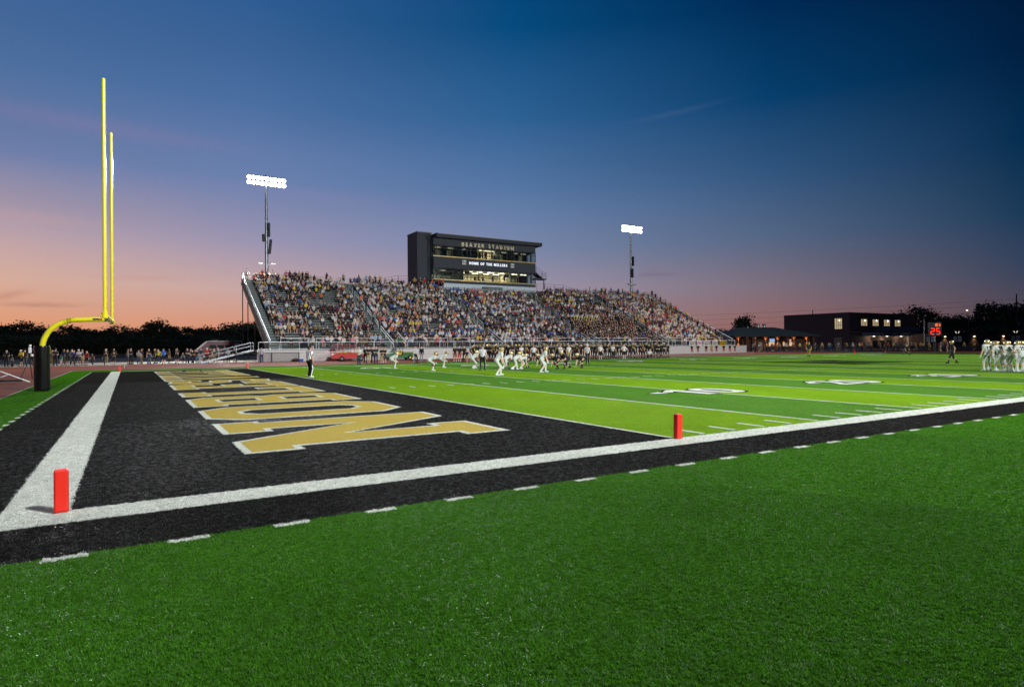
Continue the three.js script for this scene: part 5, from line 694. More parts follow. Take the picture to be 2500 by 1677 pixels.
// ---------- trees: tapered trunks, limbs and crowns of small leaf clumps ----------
{
  const bark = paint(0x2a221a, 0.95), leafM = new THREE.MeshStandardMaterial({ color: linCol(0.06, 0.08, 0.035), roughness: 0.9, side: THREE.DoubleSide });
  const conifM = new THREE.MeshStandardMaterial({ color: linCol(0.035, 0.055, 0.03), roughness: 0.9, side: THREE.DoubleSide });
  function treeGeo(seed, conifer) {   // unit tree, 1 m tall
    const r = rng(seed), trunk = [bar(V3(0, 0, 0), V3(0.01, conifer ? 0.95 : 0.5, 0), 0.028, 7, conifer ? 0.004 : 0.014)], pos = [], lobes = [];
    if (!conifer) { const n = 9 + Math.floor(r() * 5); for (let k = 0; k < n; k++) { const a = (k / n) * 6.283 + r(), d = 0.12 + 0.2 * r(), y = 0.38 + 0.45 * r(), R = 0.13 + 0.1 * r(); lobes.push([Math.cos(a) * d, y, Math.sin(a) * d, R]); trunk.push(bar(V3(0.005, 0.2 + 0.25 * r(), 0), V3(Math.cos(a) * d * 0.8, y, Math.sin(a) * d * 0.8), 0.012, 5, 0.004)); } lobes.push([0.02, 0.8, 0.0, 0.19], [0, 0.6, 0, 0.26], [0.16, 0.3, 0.05, 0.2], [-0.18, 0.28, -0.05, 0.2], [0, 0.22, 0.2, 0.18], [0.05, 0.2, -0.2, 0.18], [0.25, 0.17, 0, 0.15], [-0.25, 0.17, 0.02, 0.15]); }
    else for (let k = 0; k < 16; k++) { const y = 0.12 + 0.055 * k; lobes.push([0, y, 0, 0.24 * (1 - k / 17) + 0.02]); }
    const leaves = 4200;
    for (let k = 0; k < leaves; k++) {
      const L = lobes[Math.floor(r() * lobes.length)], th = r() * 6.283, ph = Math.acos(2 * r() - 1), q = Math.pow(r(), 0.4), rr = L[3] * q * (0.86 + 0.32 * Math.sin(th * 3 + ph * 5 + L[0] * 40));
      const x = L[0] + rr * Math.sin(ph) * Math.cos(th), y = L[1] + rr * Math.cos(ph) * (conifer ? 0.25 : 0.9), z = L[2] + rr * Math.sin(ph) * Math.sin(th), s = 0.013 + 0.022 * r();
      const a = V3(r() - 0.5, r() - 0.5, r() - 0.5).normalize(), b = V3(r() - 0.5, r() - 0.5, r() - 0.5).cross(a).normalize(), p = V3(x, y, z), q1 = addv(p, a, s), q2 = addv(p, b, s * 0.6), q3 = addv(p, a, -s), q4 = addv(p, b, -s * 0.6);
      for (const t of [q1, q2, q3, q1, q3, q4]) pos.push(t.x, t.y, t.z);
    }
    const g = new THREE.BufferGeometry(); g.setAttribute('position', new THREE.Float32BufferAttribute(pos, 3)); g.computeVertexNormals();
    return [merge(trunk), g];
  }
  const kinds = [1, 2, 3, 4, 5].map((s) => treeGeo(s * 17, false)), con = treeGeo(99, true), r = rng(8);
  const tree = (u, v, h, w, label, grp, kind) => { const t = group('tree', u, v, -0.05, r() * 6.283); const [a, b] = kind === 'c' ? con : kinds[Math.floor(r() * 5)]; mesh('trunk', a, bark, t); mesh('crown', b, kind === 'c' ? conifM : leafM, t); t.scale.set(w, h, w); tag(t, label, 'tree', grp); if (kind === 'c') t.name = t.name.replace('tree', 'conifer_tree'); };
  // far tree line: [pixel-free] places about 180 to 290 m away
  const LN = [[-47, 318, 14.6, 22], [-42, 312, 11, 22], [-36, 316, 10.6, 20], [-31, 306, 12.6, 22], [-26, 310, 12, 20], [-20, 300, 11, 20], [-14, 298, 12.4, 20], [-9, 302, 10.8, 22], [-4, 294, 11.4, 22], [1.5, 289, 15.2, 20], [7, 291, 12.4, 22], [13, 283, 11.4, 22], [18, 284, 11.6, 20], [23, 279, 10.4, 22], [28, 276, 11.4, 20], [33, 271, 13.2, 24], [39, 270, 13.4, 24], [-54, 320, 13, 24], [-60, 324, 12.6, 24], [46, 268, 13, 24], [-50, 300, 9, 22], [-38, 292, 8, 24], [-24, 286, 8.4, 24], [-12, 280, 8, 24], [3, 272, 8, 24], [16, 266, 7.8, 24], [30, 258, 8.6, 24]];
  LN.forEach(([u, v, h, w], k) => tree(u, v, h, w, k === 9 ? 'tallest round topped tree of the dark tree line beyond the track' : 'dark broadleaf tree in the tree line beyond the track', 'tree line beyond the track'));
  for (let k = 0; k < 16; k++) tree(-62 + k * 6.6 + 2 * r(), 262 - 1.6 * k + 5 * r(), 5.5 + 1.6 * r(), 17, 'low dark tree at the foot of the tree line', 'low trees before the tree line');
  [[24, 150, 11.5, 15], [29, 146, 13, 14], [17, 158, 8.5, 14]].forEach(([u, v, h, w]) => tree(u, v, h, w, 'dark tree rising beside the open end of the bleachers', 'trees beside the bleachers'));
  [[193.5, 149.4, 14, 15, 0], [186, 155, 8, 14, 0], [178, 158, 9, 9, 1], [203, 143, 7, 12, 0], [172, 160, 7, 13, 0]].forEach(([u, v, h, w, c]) => tree(u, v, h, w, c ? 'slim dark conifer behind the concession roof' : h > 12 ? 'large round tree behind the concession roof' : 'low dark tree behind the concession roof', 'trees behind the concession stand', c ? 'c' : 0));
  [[251, 114, 16.6, 20, 0], [243, 118, 14.2, 14, 0], [258, 110, 13, 18, 0], [264, 106, 13, 18, 0], [270, 102.5, 17, 14, 1], [274, 100, 18.4, 24, 0], [281, 96, 17.8, 22, 0], [286, 92, 17, 24, 0], [262, 97, 9, 18, 0], [276, 88, 10, 20, 0], [293, 86, 18, 24, 0], [250, 104, 8, 16, 0], [266, 84, 7, 14, 0], [284, 78, 8, 16, 0]].forEach(([u, v, h, w, c]) => tree(u, v, h, w, c ? 'tall conifer beside the big dark trees behind the community building' : h > 15 ? 'big dark tree standing behind the community building' : 'lower dark tree in front of the big trees', 'trees behind the community building', c ? 'c' : 0));
}
// ---------- concession stand with hipped roof ----------
const brickTex = noiseTex(256, (i, j) => { const row = Math.floor(j / 16), x = (i + (row % 2) * 16) % 32, mort = j % 16 < 1.5 || x < 1.5; const v = mort ? 150 : 170 + ((i * 5 + row * 37) % 60); return [v, v * 0.97, v * 0.95]; }); brickTex.repeat.set(0.55, 0.55);
const brickM = new THREE.MeshStandardMaterial({ color: linCol(0.2, 0.085, 0.05), roughness: 0.9, map: brickTex }), brickD = new THREE.MeshStandardMaterial({ color: linCol(0.15, 0.1, 0.1), roughness: 0.9, map: brickTex });
function uvBox(g) { const p = g.attributes.position, n = g.attributes.normal, uv = g.attributes.uv; for (let i = 0; i < p.count; i++) uv.setXY(i, Math.abs(n.getX(i)) > 0.5 ? p.getZ(i) : p.getX(i), Math.abs(n.getY(i)) > 0.5 ? p.getZ(i) : p.getY(i)); return g; }
function lampCone(parent, x, y, z) { // wall lamp that throws light up and down
  const s = new THREE.Group(); s.name = 'wall_lamp'; s.position.set(x, y, z); parent.add(s);
  mesh('housing', new THREE.CylinderGeometry(0.09, 0.09, 0.4, 12), M.dark, s);
  const gl = new THREE.MeshStandardMaterial({ color: 0xffe0b0, emissive: 0xffc070, emissiveIntensity: 6 });
  for (const e of [-1, 1]) { mesh('lamp_glow', new THREE.CylinderGeometry(0.075, 0.075, 0.02, 12).translate(0, e * 0.205, 0), gl, s); const L = new THREE.SpotLight(0xffb870, 16, 0, 0.75, 0.8, 2); s.updateWorldMatrix(true, false); const w = s.localToWorld(V3(0, e * 0.24, 0.02)), t = s.localToWorld(V3(0, e * 3, -0.25)); L.position.copy(w); L.target.position.copy(t); L.castShadow = true; L.shadow.radius = 3; L.name = 'wall_lamp_beam'; scene.add(L, L.target); }
}
{
  // local frame: +z faces the field camera side; placed beyond the track bend
  const g = group('concession_stand', 124.5, 90, 0, -0.42); tag(g, 'low brick concession stand with green hipped roof and warm wall lamps', 'building');
  const w = 19.5, d = 9, eH = 3.6, rH = 5.75, ov = 1.4;
  mesh('wall', uvBox(bx(w, eH, d, 0, eH / 2, -1.2)), brickM, g);
  const P = [[-w / 2 - ov, d / 2 - 1.2 + ov + 1.2], [w / 2 + ov, d / 2 + ov], [w / 2 + ov, -d / 2 - 1.2 - ov], [-w / 2 - ov, -d / 2 - 1.2 - ov]], Rg = [[-w / 2 + 3.4, -1.2], [w / 2 - 6.6, -1.2]];
  const v = ([x, z], y) => [x, y, z], quad = (a, b, c, e) => [...a, ...b, ...c, ...a, ...c, ...e], pos = [...quad(v(P[0], eH), v(P[1], eH), v(Rg[1], rH), v(Rg[0], rH)), ...v(P[1], eH), ...v(P[2], eH), ...v(Rg[1], rH), ...quad(v(P[2], eH), v(P[3], eH), v(Rg[0], rH), v(Rg[1], rH)), ...v(P[3], eH), ...v(P[0], eH), ...v(Rg[0], rH), ...quad(v(P[0], eH - 0.02), v(P[3], eH - 0.02), v(P[2], eH - 0.02), v(P[1], eH - 0.02))];
  const rg = new THREE.BufferGeometry(); rg.setAttribute('position', new THREE.Float32BufferAttribute(pos, 3)); rg.computeVertexNormals(); const roofM = paint(0x4e5a50, 0.75); roofM.side = THREE.DoubleSide;
  const roof = mesh('roof', rg, roofM, g); mesh('fascia', merge([bx(w + 2 * ov, 0.26, 0.08, 0, eH - 0.13, d / 2 + ov), bx(0.08, 0.26, d + 2 * ov + 1, w / 2 + ov, eH - 0.13, -0.6), bx(0.08, 0.26, d + 2 * ov + 1, -w / 2 - ov, eH - 0.13, -0.6)]), paint(0x23271f, 0.7), roof);
  for (const x of [-0.6, 1.0]) mesh('roof_vent', merge([new THREE.CylinderGeometry(0.36, 0.36, 0.6, 14).translate(x, rH + 0.25, -2), new THREE.CylinderGeometry(0.46, 0.4, 0.34, 14).translate(x, rH + 0.7, -2)]), M.steel, roof);
  mesh('vent_pipe', bar(V3(-4, rH - 0.4, -0.6), V3(-4, rH + 0.25, -0.6), 0.07), M.white, roof);
  const fz = d / 2 - 1.2;
  for (const x of [-7.6, -6.0, 2.6, 9.2]) mesh('porch_column', uvBox(bx(0.7, eH - 0.1, 0.7, x, (eH - 0.1) / 2, fz + 2.1)), brickM, g);
  for (const x of [-8.6, -4.4, -1.6, 1.4, 5.6, 8.9]) lampCone(g, x, 2.25, fz + 0.14);
  const winM = new THREE.MeshStandardMaterial({ color: 0xffe0b0, emissive: 0xffcf90, emissiveIntensity: 0.5 });
  mesh('serving_window', bx(2.4, 0.95, 0.06, 4.0, 1.6, fz + 0.03), winM, g); mesh('serving_window', bx(1.4, 0.95, 0.06, -0.1, 1.6, fz + 0.03), winM, g); mesh('door', bx(1.0, 2.1, 0.07, -3.0, 1.05, fz + 0.03), paint(0xb0a890, 0.6), g); mesh('door', bx(1.0, 2.1, 0.07, 7.2, 1.05, fz + 0.03), paint(0x35302a, 0.6), g);
  mesh('menu_board', bx(1.3, 0.8, 0.06, 0.0, 2.55, fz + 0.05), new THREE.MeshStandardMaterial({ color: 0xffffff, emissive: 0x6090d0, emissiveIntensity: 0.7 }), g); mesh('menu_board', bx(1.5, 0.6, 0.06, 4.2, 2.45, fz + 0.05), new THREE.MeshStandardMaterial({ color: 0xffffff, emissive: 0xd06a28, emissiveIntensity: 0.6 }), g);
}
// ---------- community building ----------
{
  const g = group('community_building', 177.6, 99.5, 0, 0); tag(g, 'dark brick community building with four lit upper windows and entrance canopy', 'building');
  const LL = 22.2, RL = 40, H = 10.9;   // one wall runs back from the corner, the front runs along x
  const fL = new THREE.Group(); fL.name = 'side_wing'; fL.position.set(0, 0, -LL); fL.rotation.y = -Math.PI / 2; g.add(fL);
  const fR = new THREE.Group(); fR.name = 'front_wing'; g.add(fR);
  mesh('wall', uvBox(bx(RL, H, LL, RL / 2, H / 2, -LL / 2)), brickD, g);
  mesh('coping', bx(LL + 0.3, 0.14, 0.5, LL / 2, H + 0.07, -0.2), paint(0x3a3836, 0.7), fL); mesh('coping', bx(RL + 0.2, 0.14, 0.5, RL / 2, H + 0.07, -0.2), paint(0x3a3836, 0.7), fR); mesh('flue', bar(V3(9, H, -2), V3(9, H + 1.5, -2), 0.12), M.dark, fL);
  const lit = new THREE.MeshStandardMaterial({ color: 0xe8dcc0, emissive: 0xffe2a8, emissiveIntensity: 0.42 }), frm = paint(0x2a2724, 0.6), bulb = new THREE.MeshStandardMaterial({ color: 0xffffff, emissive: 0xfff4e0, emissiveIntensity: 5 });
  const window_ = (par, x, y, w, h, cols) => { const o = new THREE.Group(); o.name = 'window'; par.add(o); for (let k = 0; k < cols; k++) mesh('pane', bx(w / cols - 0.1, h - 0.1, 0.04, x - w / 2 + (k + 0.5) * (w / cols), y, 0.03), lit, o); mesh('frame', merge([bx(w + 0.2, 0.14, 0.14, x, y + h / 2, 0.06), bx(w + 0.2, 0.14, 0.14, x, y - h / 2, 0.06)]), frm, o); for (let k = 0; k <= cols; k++) mesh('mullion', bx(0.09, h, 0.12, x - w / 2 + k * (w / cols), y, 0.06), frm, o); mesh('transom', bx(w, 0.08, 0.1, x, y - h * 0.15, 0.06), frm, o); mesh('lamp', new THREE.SphereGeometry(0.16, 10, 8).translate(x + w * 0.15, y + h * 0.3, 0.1), bulb, o); mesh('awning', bx(w + 0.3, 0.2, 0.5, x, y + h / 2 + 0.35, 0.25), paint(0x2c3c48, 0.6), o); };
  window_(fL, LL - 3.45, 7.66, 2.4, 3.4, 4); for (const x of [7.8, 14.3, 20.9, 27.4]) window_(fR, x, 8.0, 3.5, 2.1, 4);
  mesh('blue_band', bx(28, 1.5, 0.5, 27, 6.1, 0.3), paint(0x24465e, 0.6), fR);
  mesh('canopy', bx(24.4, 1.1, 2.4, 18.5, 4.35, 1.3), paint(0x8a8e92, 0.6), fR); mesh('canopy', bx(9.6, 0.95, 2.0, 35.6, 4.35, 1.1), paint(0x55606a, 0.6), fR); mesh('canopy_column', bx(0.7, 3.7, 0.5, 29.9, 1.86, 2.2), M.conc, fR);
  mesh('ledge', bx(6, 0.14, 0.3, 3.1, 5.0, 0.2), paint(0x8c8c8a, 0.7), fR);
  { const sg = new TextGeometry('COMMUNITY CENTER', { font, size: 0.74, depth: 0.03, curveSegments: 3 }); sg.translate(13.9, 3.98, 2.51); mesh('sign_lettering', sg, paint(0x15181c, 0.6), fR); mesh('sign_emblem', new THREE.CylinderGeometry(0.34, 0.34, 0.04, 16).rotateX(Math.PI / 2).translate(12.6, 4.35, 2.52), paint(0x15181c, 0.6), fR); }
  for (const x of [10.4, 18, 26.4, 33.7]) { mesh('canopy_lamp', new THREE.BoxGeometry(0.7, 0.08, 0.4).translate(x, 3.68, 1.6), bulb, fR); fR.updateWorldMatrix(true, false); const L = new THREE.PointLight(0xffe6c0, 14, 0, 2); L.position.copy(fR.localToWorld(V3(x, 3.5, 1.6))); L.castShadow = true; L.shadow.radius = 8; scene.add(L); }
  for (const x of [14, 18, 22.5]) mesh('glass_door', bx(2.6, 2.4, 0.06, x, 1.2, 0.05), paint(0x14181a, 0.2), fR);
  mesh('side_door', bx(2.4, 3.4, 0.1, LL - 3.6, 1.7, 0.06), paint(0x8c7c60, 0.7), fL);
}
// ---------- low service building and lamps beyond the play clock ----------
{
  const g = group('service_building', 215, 84, 0, -0.5); tag(g, 'long low dark building with small wall lamps below the big trees', 'building'); mesh('wall', uvBox(bx(36, 4.2, 8, 6, 2.1, -4)), brickD, g); mesh('roof', bx(36.8, 0.3, 9, 6, 4.35, -4), paint(0x1d2024, 0.7), g);
  for (const x of [-7, 2.5, 12, 20]) { mesh('wall_lamp', rb(0.4, 0.24, 0.3, 0.05, x, 3.4, 0.15), new THREE.MeshStandardMaterial({ color: 0xffffff, emissive: 0xffe2b0, emissiveIntensity: 4 }), g); g.updateWorldMatrix(true, false); const L = new THREE.SpotLight(0xffd8a0, 16, 0, 0.9, 1, 2); L.position.copy(g.localToWorld(V3(x, 3.2, 0.4))); L.target.position.copy(g.localToWorld(V3(x, 0, 0.2))); L.castShadow = true; L.shadow.radius = 6; scene.add(L, L.target); }
}
// ---------- play clock, banner poles, utility pole and wires ----------
{
  const g = group('play_clock', 117.9, 49, -0.02, -0.62); tag(g, 'play clock on a black padded post showing 25 in red', 'play clock');
  mesh('post', new THREE.CylinderGeometry(0.09, 0.09, 3.2, 12).translate(0, 1.6, 0), M.galv, g); mesh('post_pad', new THREE.CylinderGeometry(0.26, 0.26, 1.9, 16).translate(0, 0.95, 0), M.black, g);
  mesh('cabinet', rb(2.3, 2.5, 0.3, 0.04, 0, 4.15, 0), M.black, g);
  const led = new THREE.MeshStandardMaterial({ color: 0xff2a08, emissive: 0xff1c02, emissiveIntensity: 3.2 }), led2 = new THREE.MeshStandardMaterial({ color: 0xff8a18, emissive: 0xff6a08, emissiveIntensity: 3 });
  const SEG = { 0: 'abcdef', 1: 'bc', 2: 'abged', 3: 'abgcd', 5: 'afgcd' };
  const digit = (ch, x, y, w, h, m) => { const o = new THREE.Group(); o.name = 'digit'; g.add(o); const t = w * 0.18; const S = { a: [0, h / 2, w, t], g: [0, 0, w, t], d: [0, -h / 2, w, t], f: [-w / 2, h / 4, t, h / 2], b: [w / 2, h / 4, t, h / 2], e: [-w / 2, -h / 4, t, h / 2], c: [w / 2, -h / 4, t, h / 2] }; for (const s of SEG[ch]) mesh('segment', bx(S[s][2] * 0.92, S[s][3] * 0.92, 0.02, x + S[s][0], y + S[s][1], 0.165), m, o); };
  digit('2', -0.48, 3.75, 0.56, 1.05, led); digit('5', 0.48, 3.75, 0.56, 1.05, led);
  digit('1', -0.1, 4.9, 0.22, 0.46, led2); digit('0', 0.32, 4.9, 0.22, 0.46, led2); digit('3', 0.72, 4.9, 0.22, 0.46, led2); mesh('colon', bx(0.06, 0.06, 0.02, 0.1, 5.0, 0.165), led2, g); mesh('colon', bx(0.06, 0.06, 0.02, 0.1, 4.8, 0.165), led2, g);
  g.updateWorldMatrix(true, false); const L = new THREE.RectAreaLight(0xff3010, 1.2, 1.8, 2.0); L.position.copy(g.localToWorld(V3(0, 4.1, 0.4))); L.lookAt(g.localToWorld(V3(0, 4.1, 5))); scene.add(L);
  const bt = (() => { const c = document.createElement('canvas'); c.width = 64; c.height = 64; const x = c.getContext('2d'); x.fillStyle = '#d8d8d0'; x.fillRect(0, 0, 64, 64); x.fillStyle = '#26262a'; x.fillRect(10, 10, 14, 26); x.fillRect(28, 22, 20, 10); x.fillStyle = '#b0963c'; x.fillRect(12, 42, 36, 8); const t = new THREE.CanvasTexture(c); t.colorSpace = THREE.SRGBColorSpace; return new THREE.MeshStandardMaterial({ map: t, roughness: 0.7 }); })();
  [[155.6, 67], [161, 63.6], [173, 56.3]].forEach(([u, v], k) => { const b = group('banner_pole', u, v, -0.05, -0.75); tag(b, ['banner pole with twin lamps beside the play clock', 'banner pole with twin lamps beyond the walking player', 'banner pole with twin lamps above the huddle'][k], 'lamp pole', 'banner poles beyond the end zone'); mesh('pole', new THREE.CylinderGeometry(0.06, 0.08, 4.1, 10).translate(0, 2.05, 0), M.dark, b); for (const s of [-1, 1]) { mesh('banner', bx(0.75, 1.25, 0.03, s * 0.5, 2.5, 0), s > 0 ? bt : paint(0xa8a8a4, 0.7), b); const l = mesh('lamp_head', rb(0.14, 0.5, 0.14, 0.03), new THREE.MeshStandardMaterial({ color: 0xe0e0dc, emissive: 0xfff0d8, emissiveIntensity: 0.7 }), b); l.position.set(s * 0.3, 4.1, 0); l.rotation.z = -s * 0.5; } });
  const fp = group('flag_pole', 138, 60.2); tag(fp, 'slim pale flag pole with a furled flag beyond the track fence', 'flag pole'); mesh('pole', new THREE.CylinderGeometry(0.05, 0.08, 6.7, 10).translate(0, 3.35, 0), M.steel, fp); mesh('furled_flag', tube([V3(0.08, 6.4, 0), V3(0.16, 5.8, 0.04), V3(0.1, 5.0, 0.02), V3(0.14, 4.4, 0)], 0.1, 12, 6), paint(0x8a7c78, 0.8), fp); mesh('ball_finial', new THREE.SphereGeometry(0.09, 10, 8).translate(0, 6.75, 0), M.steel, fp);
  const up = group('utility_pole', 221.7, 73.3); tag(up, 'tall dark wooden utility pole against the trees', 'utility pole'); mesh('pole', new THREE.CylinderGeometry(0.16, 0.24, 16.2, 10).translate(0, 8.1, 0), paint(0x2a241e, 0.9), up); mesh('cross_arm', bx(2.6, 0.14, 0.14, 0, 13.2, 0), paint(0x2a241e, 0.9), up); mesh('transformer', new THREE.CylinderGeometry(0.3, 0.3, 0.9, 12).translate(0.45, 7.3, 0.2), paint(0x5c7484, 0.5), up);
  const wire = (a, b, sag, lb) => { const m2 = a.clone().lerp(b, 0.5); m2.y -= sag; const w = mesh('overhead_wire', tube([a, a.clone().lerp(m2, 0.5).add(V3(0, -sag * 0.2, 0)), m2, m2.clone().lerp(b, 0.5).add(V3(0, -sag * 0.2, 0)), b], 0.025, 20, 4), M.black); tag(w, lb, 'wire', 'overhead wires'); };
  wire(W(221.7, 73.3, 13.2), W(150, 190, 10.4), 0.8, 'upper overhead wire strung between trees and utility pole'); wire(W(221.7, 73.3, 11.4), W(150, 190, 8.6), 0.9, 'lower overhead wire strung between trees and utility pole'); wire(W(221.7, 73.3, 14.6), W(150, 190, 12.4), 0.7, 'topmost overhead wire strung between trees and utility pole');
  const sl = group('street_lamp', 220.6, 85.7); tag(sl, 'distant street lamp glowing above the tree tops', 'street lamp'); mesh('pole', new THREE.CylinderGeometry(0.08, 0.12, 11.8, 10).translate(0, 5.9, 0), M.dark, sl); mesh('arm', bx(1.2, 0.08, 0.08, -0.5, 11.8, 0), M.dark, sl); mesh('lamp_head', rb(0.7, 0.16, 0.3, 0.05, -0.9, 11.8, 0), new THREE.MeshStandardMaterial({ color: 0xffffff, emissive: 0xffeccc, emissiveIntensity: 4 }), sl); const L2 = new THREE.PointLight(0xffe6c0, 12, 0, 2); L2.position.set(219.7, 11.55, -85.7); L2.castShadow = true; scene.add(L2);
}
// ---------- vehicles and gear by the track ----------
const tyre = paint(0x101010, 0.85);
function wheel(par, x, y, z, R, w, hub) { const o = new THREE.Group(); o.name = 'wheel'; o.position.set(x, y, z); par.add(o); mesh('tyre', new THREE.TorusGeometry(R - w * 0.42, w * 0.45, 10, 22), tyre, o); mesh('rim', merge([new THREE.CylinderGeometry(R * 0.55, R * 0.55, w * 0.7, 18).rotateX(Math.PI / 2), new THREE.CylinderGeometry(R * 0.2, R * 0.2, w * 0.9, 10).rotateX(Math.PI / 2)]), hub, o); }
{
  const red = new THREE.MeshPhysicalMaterial({ color: linCol(0.5, 0.02, 0.02), roughness: 0.35, clearcoat: 0.8 }), chrome = paint(0xc8c8c8, 0.2, 0.9);
  const g = group('fire_cart', 14.9, 70.2); tag(g, 'small red open fire engine cart with canopy parked by the bleacher wall', 'cart');
  const s = new THREE.Shape([[-2.0, 0.42], [-1.95, 0.75], [-1.3, 0.95], [-0.9, 0.98], [1.2, 0.98], [1.25, 0.86], [2.1, 0.84], [2.18, 0.5], [2.1, 0.36], [-1.9, 0.34]].map(([x, y]) => new THREE.Vector2(x, y))); const bg = new THREE.ExtrudeGeometry(s, { depth: 1.2, bevelEnabled: true, bevelSize: 0.04, bevelThickness: 0.04, bevelSegments: 2 }); bg.translate(0, 0, -0.6); mesh('body', bg, red, g);
  mesh('chassis', bx(4.0, 0.12, 1.1, 0, 0.3, 0), M.black, g); mesh('canopy', rb(2.7, 0.07, 1.4, 0.03, -0.35, 1.95, 0), red, g); for (const [x, z] of [[-1.5, 0.6], [-1.5, -0.6], [0.85, 0.6], [0.85, -0.6], [-0.7, 0.6], [-0.7, -0.6]]) mesh('canopy_post', bar(V3(x, 0.95, z), V3(x * 0.97, 1.95, z), 0.035), red, g);
  for (const x of [-0.75, 1.75]) for (const z of [-0.62, 0.62]) { wheel(g, x, 0.3, z, 0.3, 0.2, chrome); mesh('fender', new THREE.TorusGeometry(0.38, 0.06, 8, 18, Math.PI).translate(x, 0.32, z), red, g); }
  for (const x of [-0.2, 0.45]) mesh('seat', merge([rb(0.5, 0.14, 1.0, 0.04, x, 1.05, 0), rb(0.12, 0.4, 1.0, 0.04, x - 0.2, 1.25, 0)]), paint(0xd0ccc4, 0.6), g);
  mesh('hose', tube([V3(-1.2, 1.05, 0.66), V3(-0.8, 1.12, 0.67), V3(-0.4, 1.04, 0.66), V3(0.1, 1.12, 0.67), V3(0.6, 1.06, 0.66)], 0.06, 24, 8), paint(0xc8a418, 0.6), g); mesh('ladder', merge([bar(V3(-1.5, 1.2, 0.68), V3(0.8, 1.2, 0.68), 0.025), bar(V3(-1.5, 1.34, 0.68), V3(0.8, 1.34, 0.68), 0.025)]), M.white, g); mesh('running_board', bx(1.9, 0.05, 0.25, 0.5, 0.32, 0.72), chrome, g); mesh('bell', new THREE.SphereGeometry(0.14, 14, 8, 0, 6.283, 0, 1.6).translate(-1.6, 0.98, 0), paint(0xb09040, 0.25, 0.8), g); mesh('headlight', new THREE.SphereGeometry(0.12, 12, 8).translate(2.2, 0.62, 0.45), chrome, g); mesh('headlight', new THREE.SphereGeometry(0.12, 12, 8).translate(2.2, 0.62, -0.45), chrome, g); mesh('bumper', bx(0.1, 0.16, 1.3, -2.1, 0.45, 0), M.black, g);
  const gg = group('utility_vehicle', 21.9, 69.6); tag(gg, 'green utility vehicle with yellow wheels and tilted windscreen by the bleacher wall', 'utility vehicle');
  const grn = new THREE.MeshPhysicalMaterial({ color: linCol(0.02, 0.13, 0.03), roughness: 0.35, clearcoat: 0.6 }), ylw = paint(0xd8b40c, 0.45);
  const s2 = new THREE.Shape([[-1.65, 0.4], [-1.6, 0.8], [-1.1, 1.0], [-0.75, 1.0], [-0.7, 0.6], [0.05, 0.6], [0.1, 0.72], [1.55, 0.75], [1.6, 0.45], [1.4, 0.32], [-1.5, 0.32]].map(([x, y]) => new THREE.Vector2(x, y))); const b2 = new THREE.ExtrudeGeometry(s2, { depth: 1.25, bevelEnabled: true, bevelSize: 0.03, bevelThickness: 0.03 }); b2.translate(0, 0, -0.62); mesh('body', b2, grn, gg); mesh('cargo_box', merge([bx(1.5, 0.06, 1.4, 0.85, 0.78, 0), bx(1.5, 0.32, 0.05, 0.85, 0.94, 0.7), bx(1.5, 0.32, 0.05, 0.85, 0.94, -0.7), bx(0.05, 0.32, 1.4, 0.12, 0.94, 0)]), grn, gg); mesh('cargo_stripe', bx(1.4, 0.07, 0.02, 0.85, 1.02, 0.735), ylw, gg);
  for (const x of [-1.15, 1.1]) for (const z of [-0.66, 0.66]) wheel(gg, x, 0.32, z, 0.32, 0.26, ylw); mesh('seat', merge([rb(0.5, 0.14, 1.1, 0.04, -0.3, 0.75, 0), rb(0.12, 0.5, 1.1, 0.04, -0.02, 1.02, 0)]), ylw, gg);
  for (const z of [-0.6, 0.6]) mesh('roll_bar', tube([V3(-1.15, 1.0, z), V3(-0.75, 1.5, z), V3(-0.45, 1.88, z), V3(-0.1, 1.92, z), V3(0.08, 1.85, z), V3(0.1, 1.3, z), V3(0.1, 0.75, z)], 0.03, 30, 8), M.black, gg); mesh('windscreen', (() => { const q = bx(0.02, 1.05, 1.15); q.rotateZ(-0.68); q.translate(-0.8, 1.43, 0); return q; })(), new THREE.MeshPhysicalMaterial({ color: 0xdfe8ea, transmission: 1, thickness: 0, roughness: 0.05 }), gg); mesh('roof', rb(0.75, 0.05, 1.3, 0.02, -0.15, 1.95, 0), M.black, gg); mesh('steering_wheel', new THREE.TorusGeometry(0.17, 0.02, 8, 18).rotateY(1.2).translate(-0.72, 1.15, 0.3), M.black, gg);
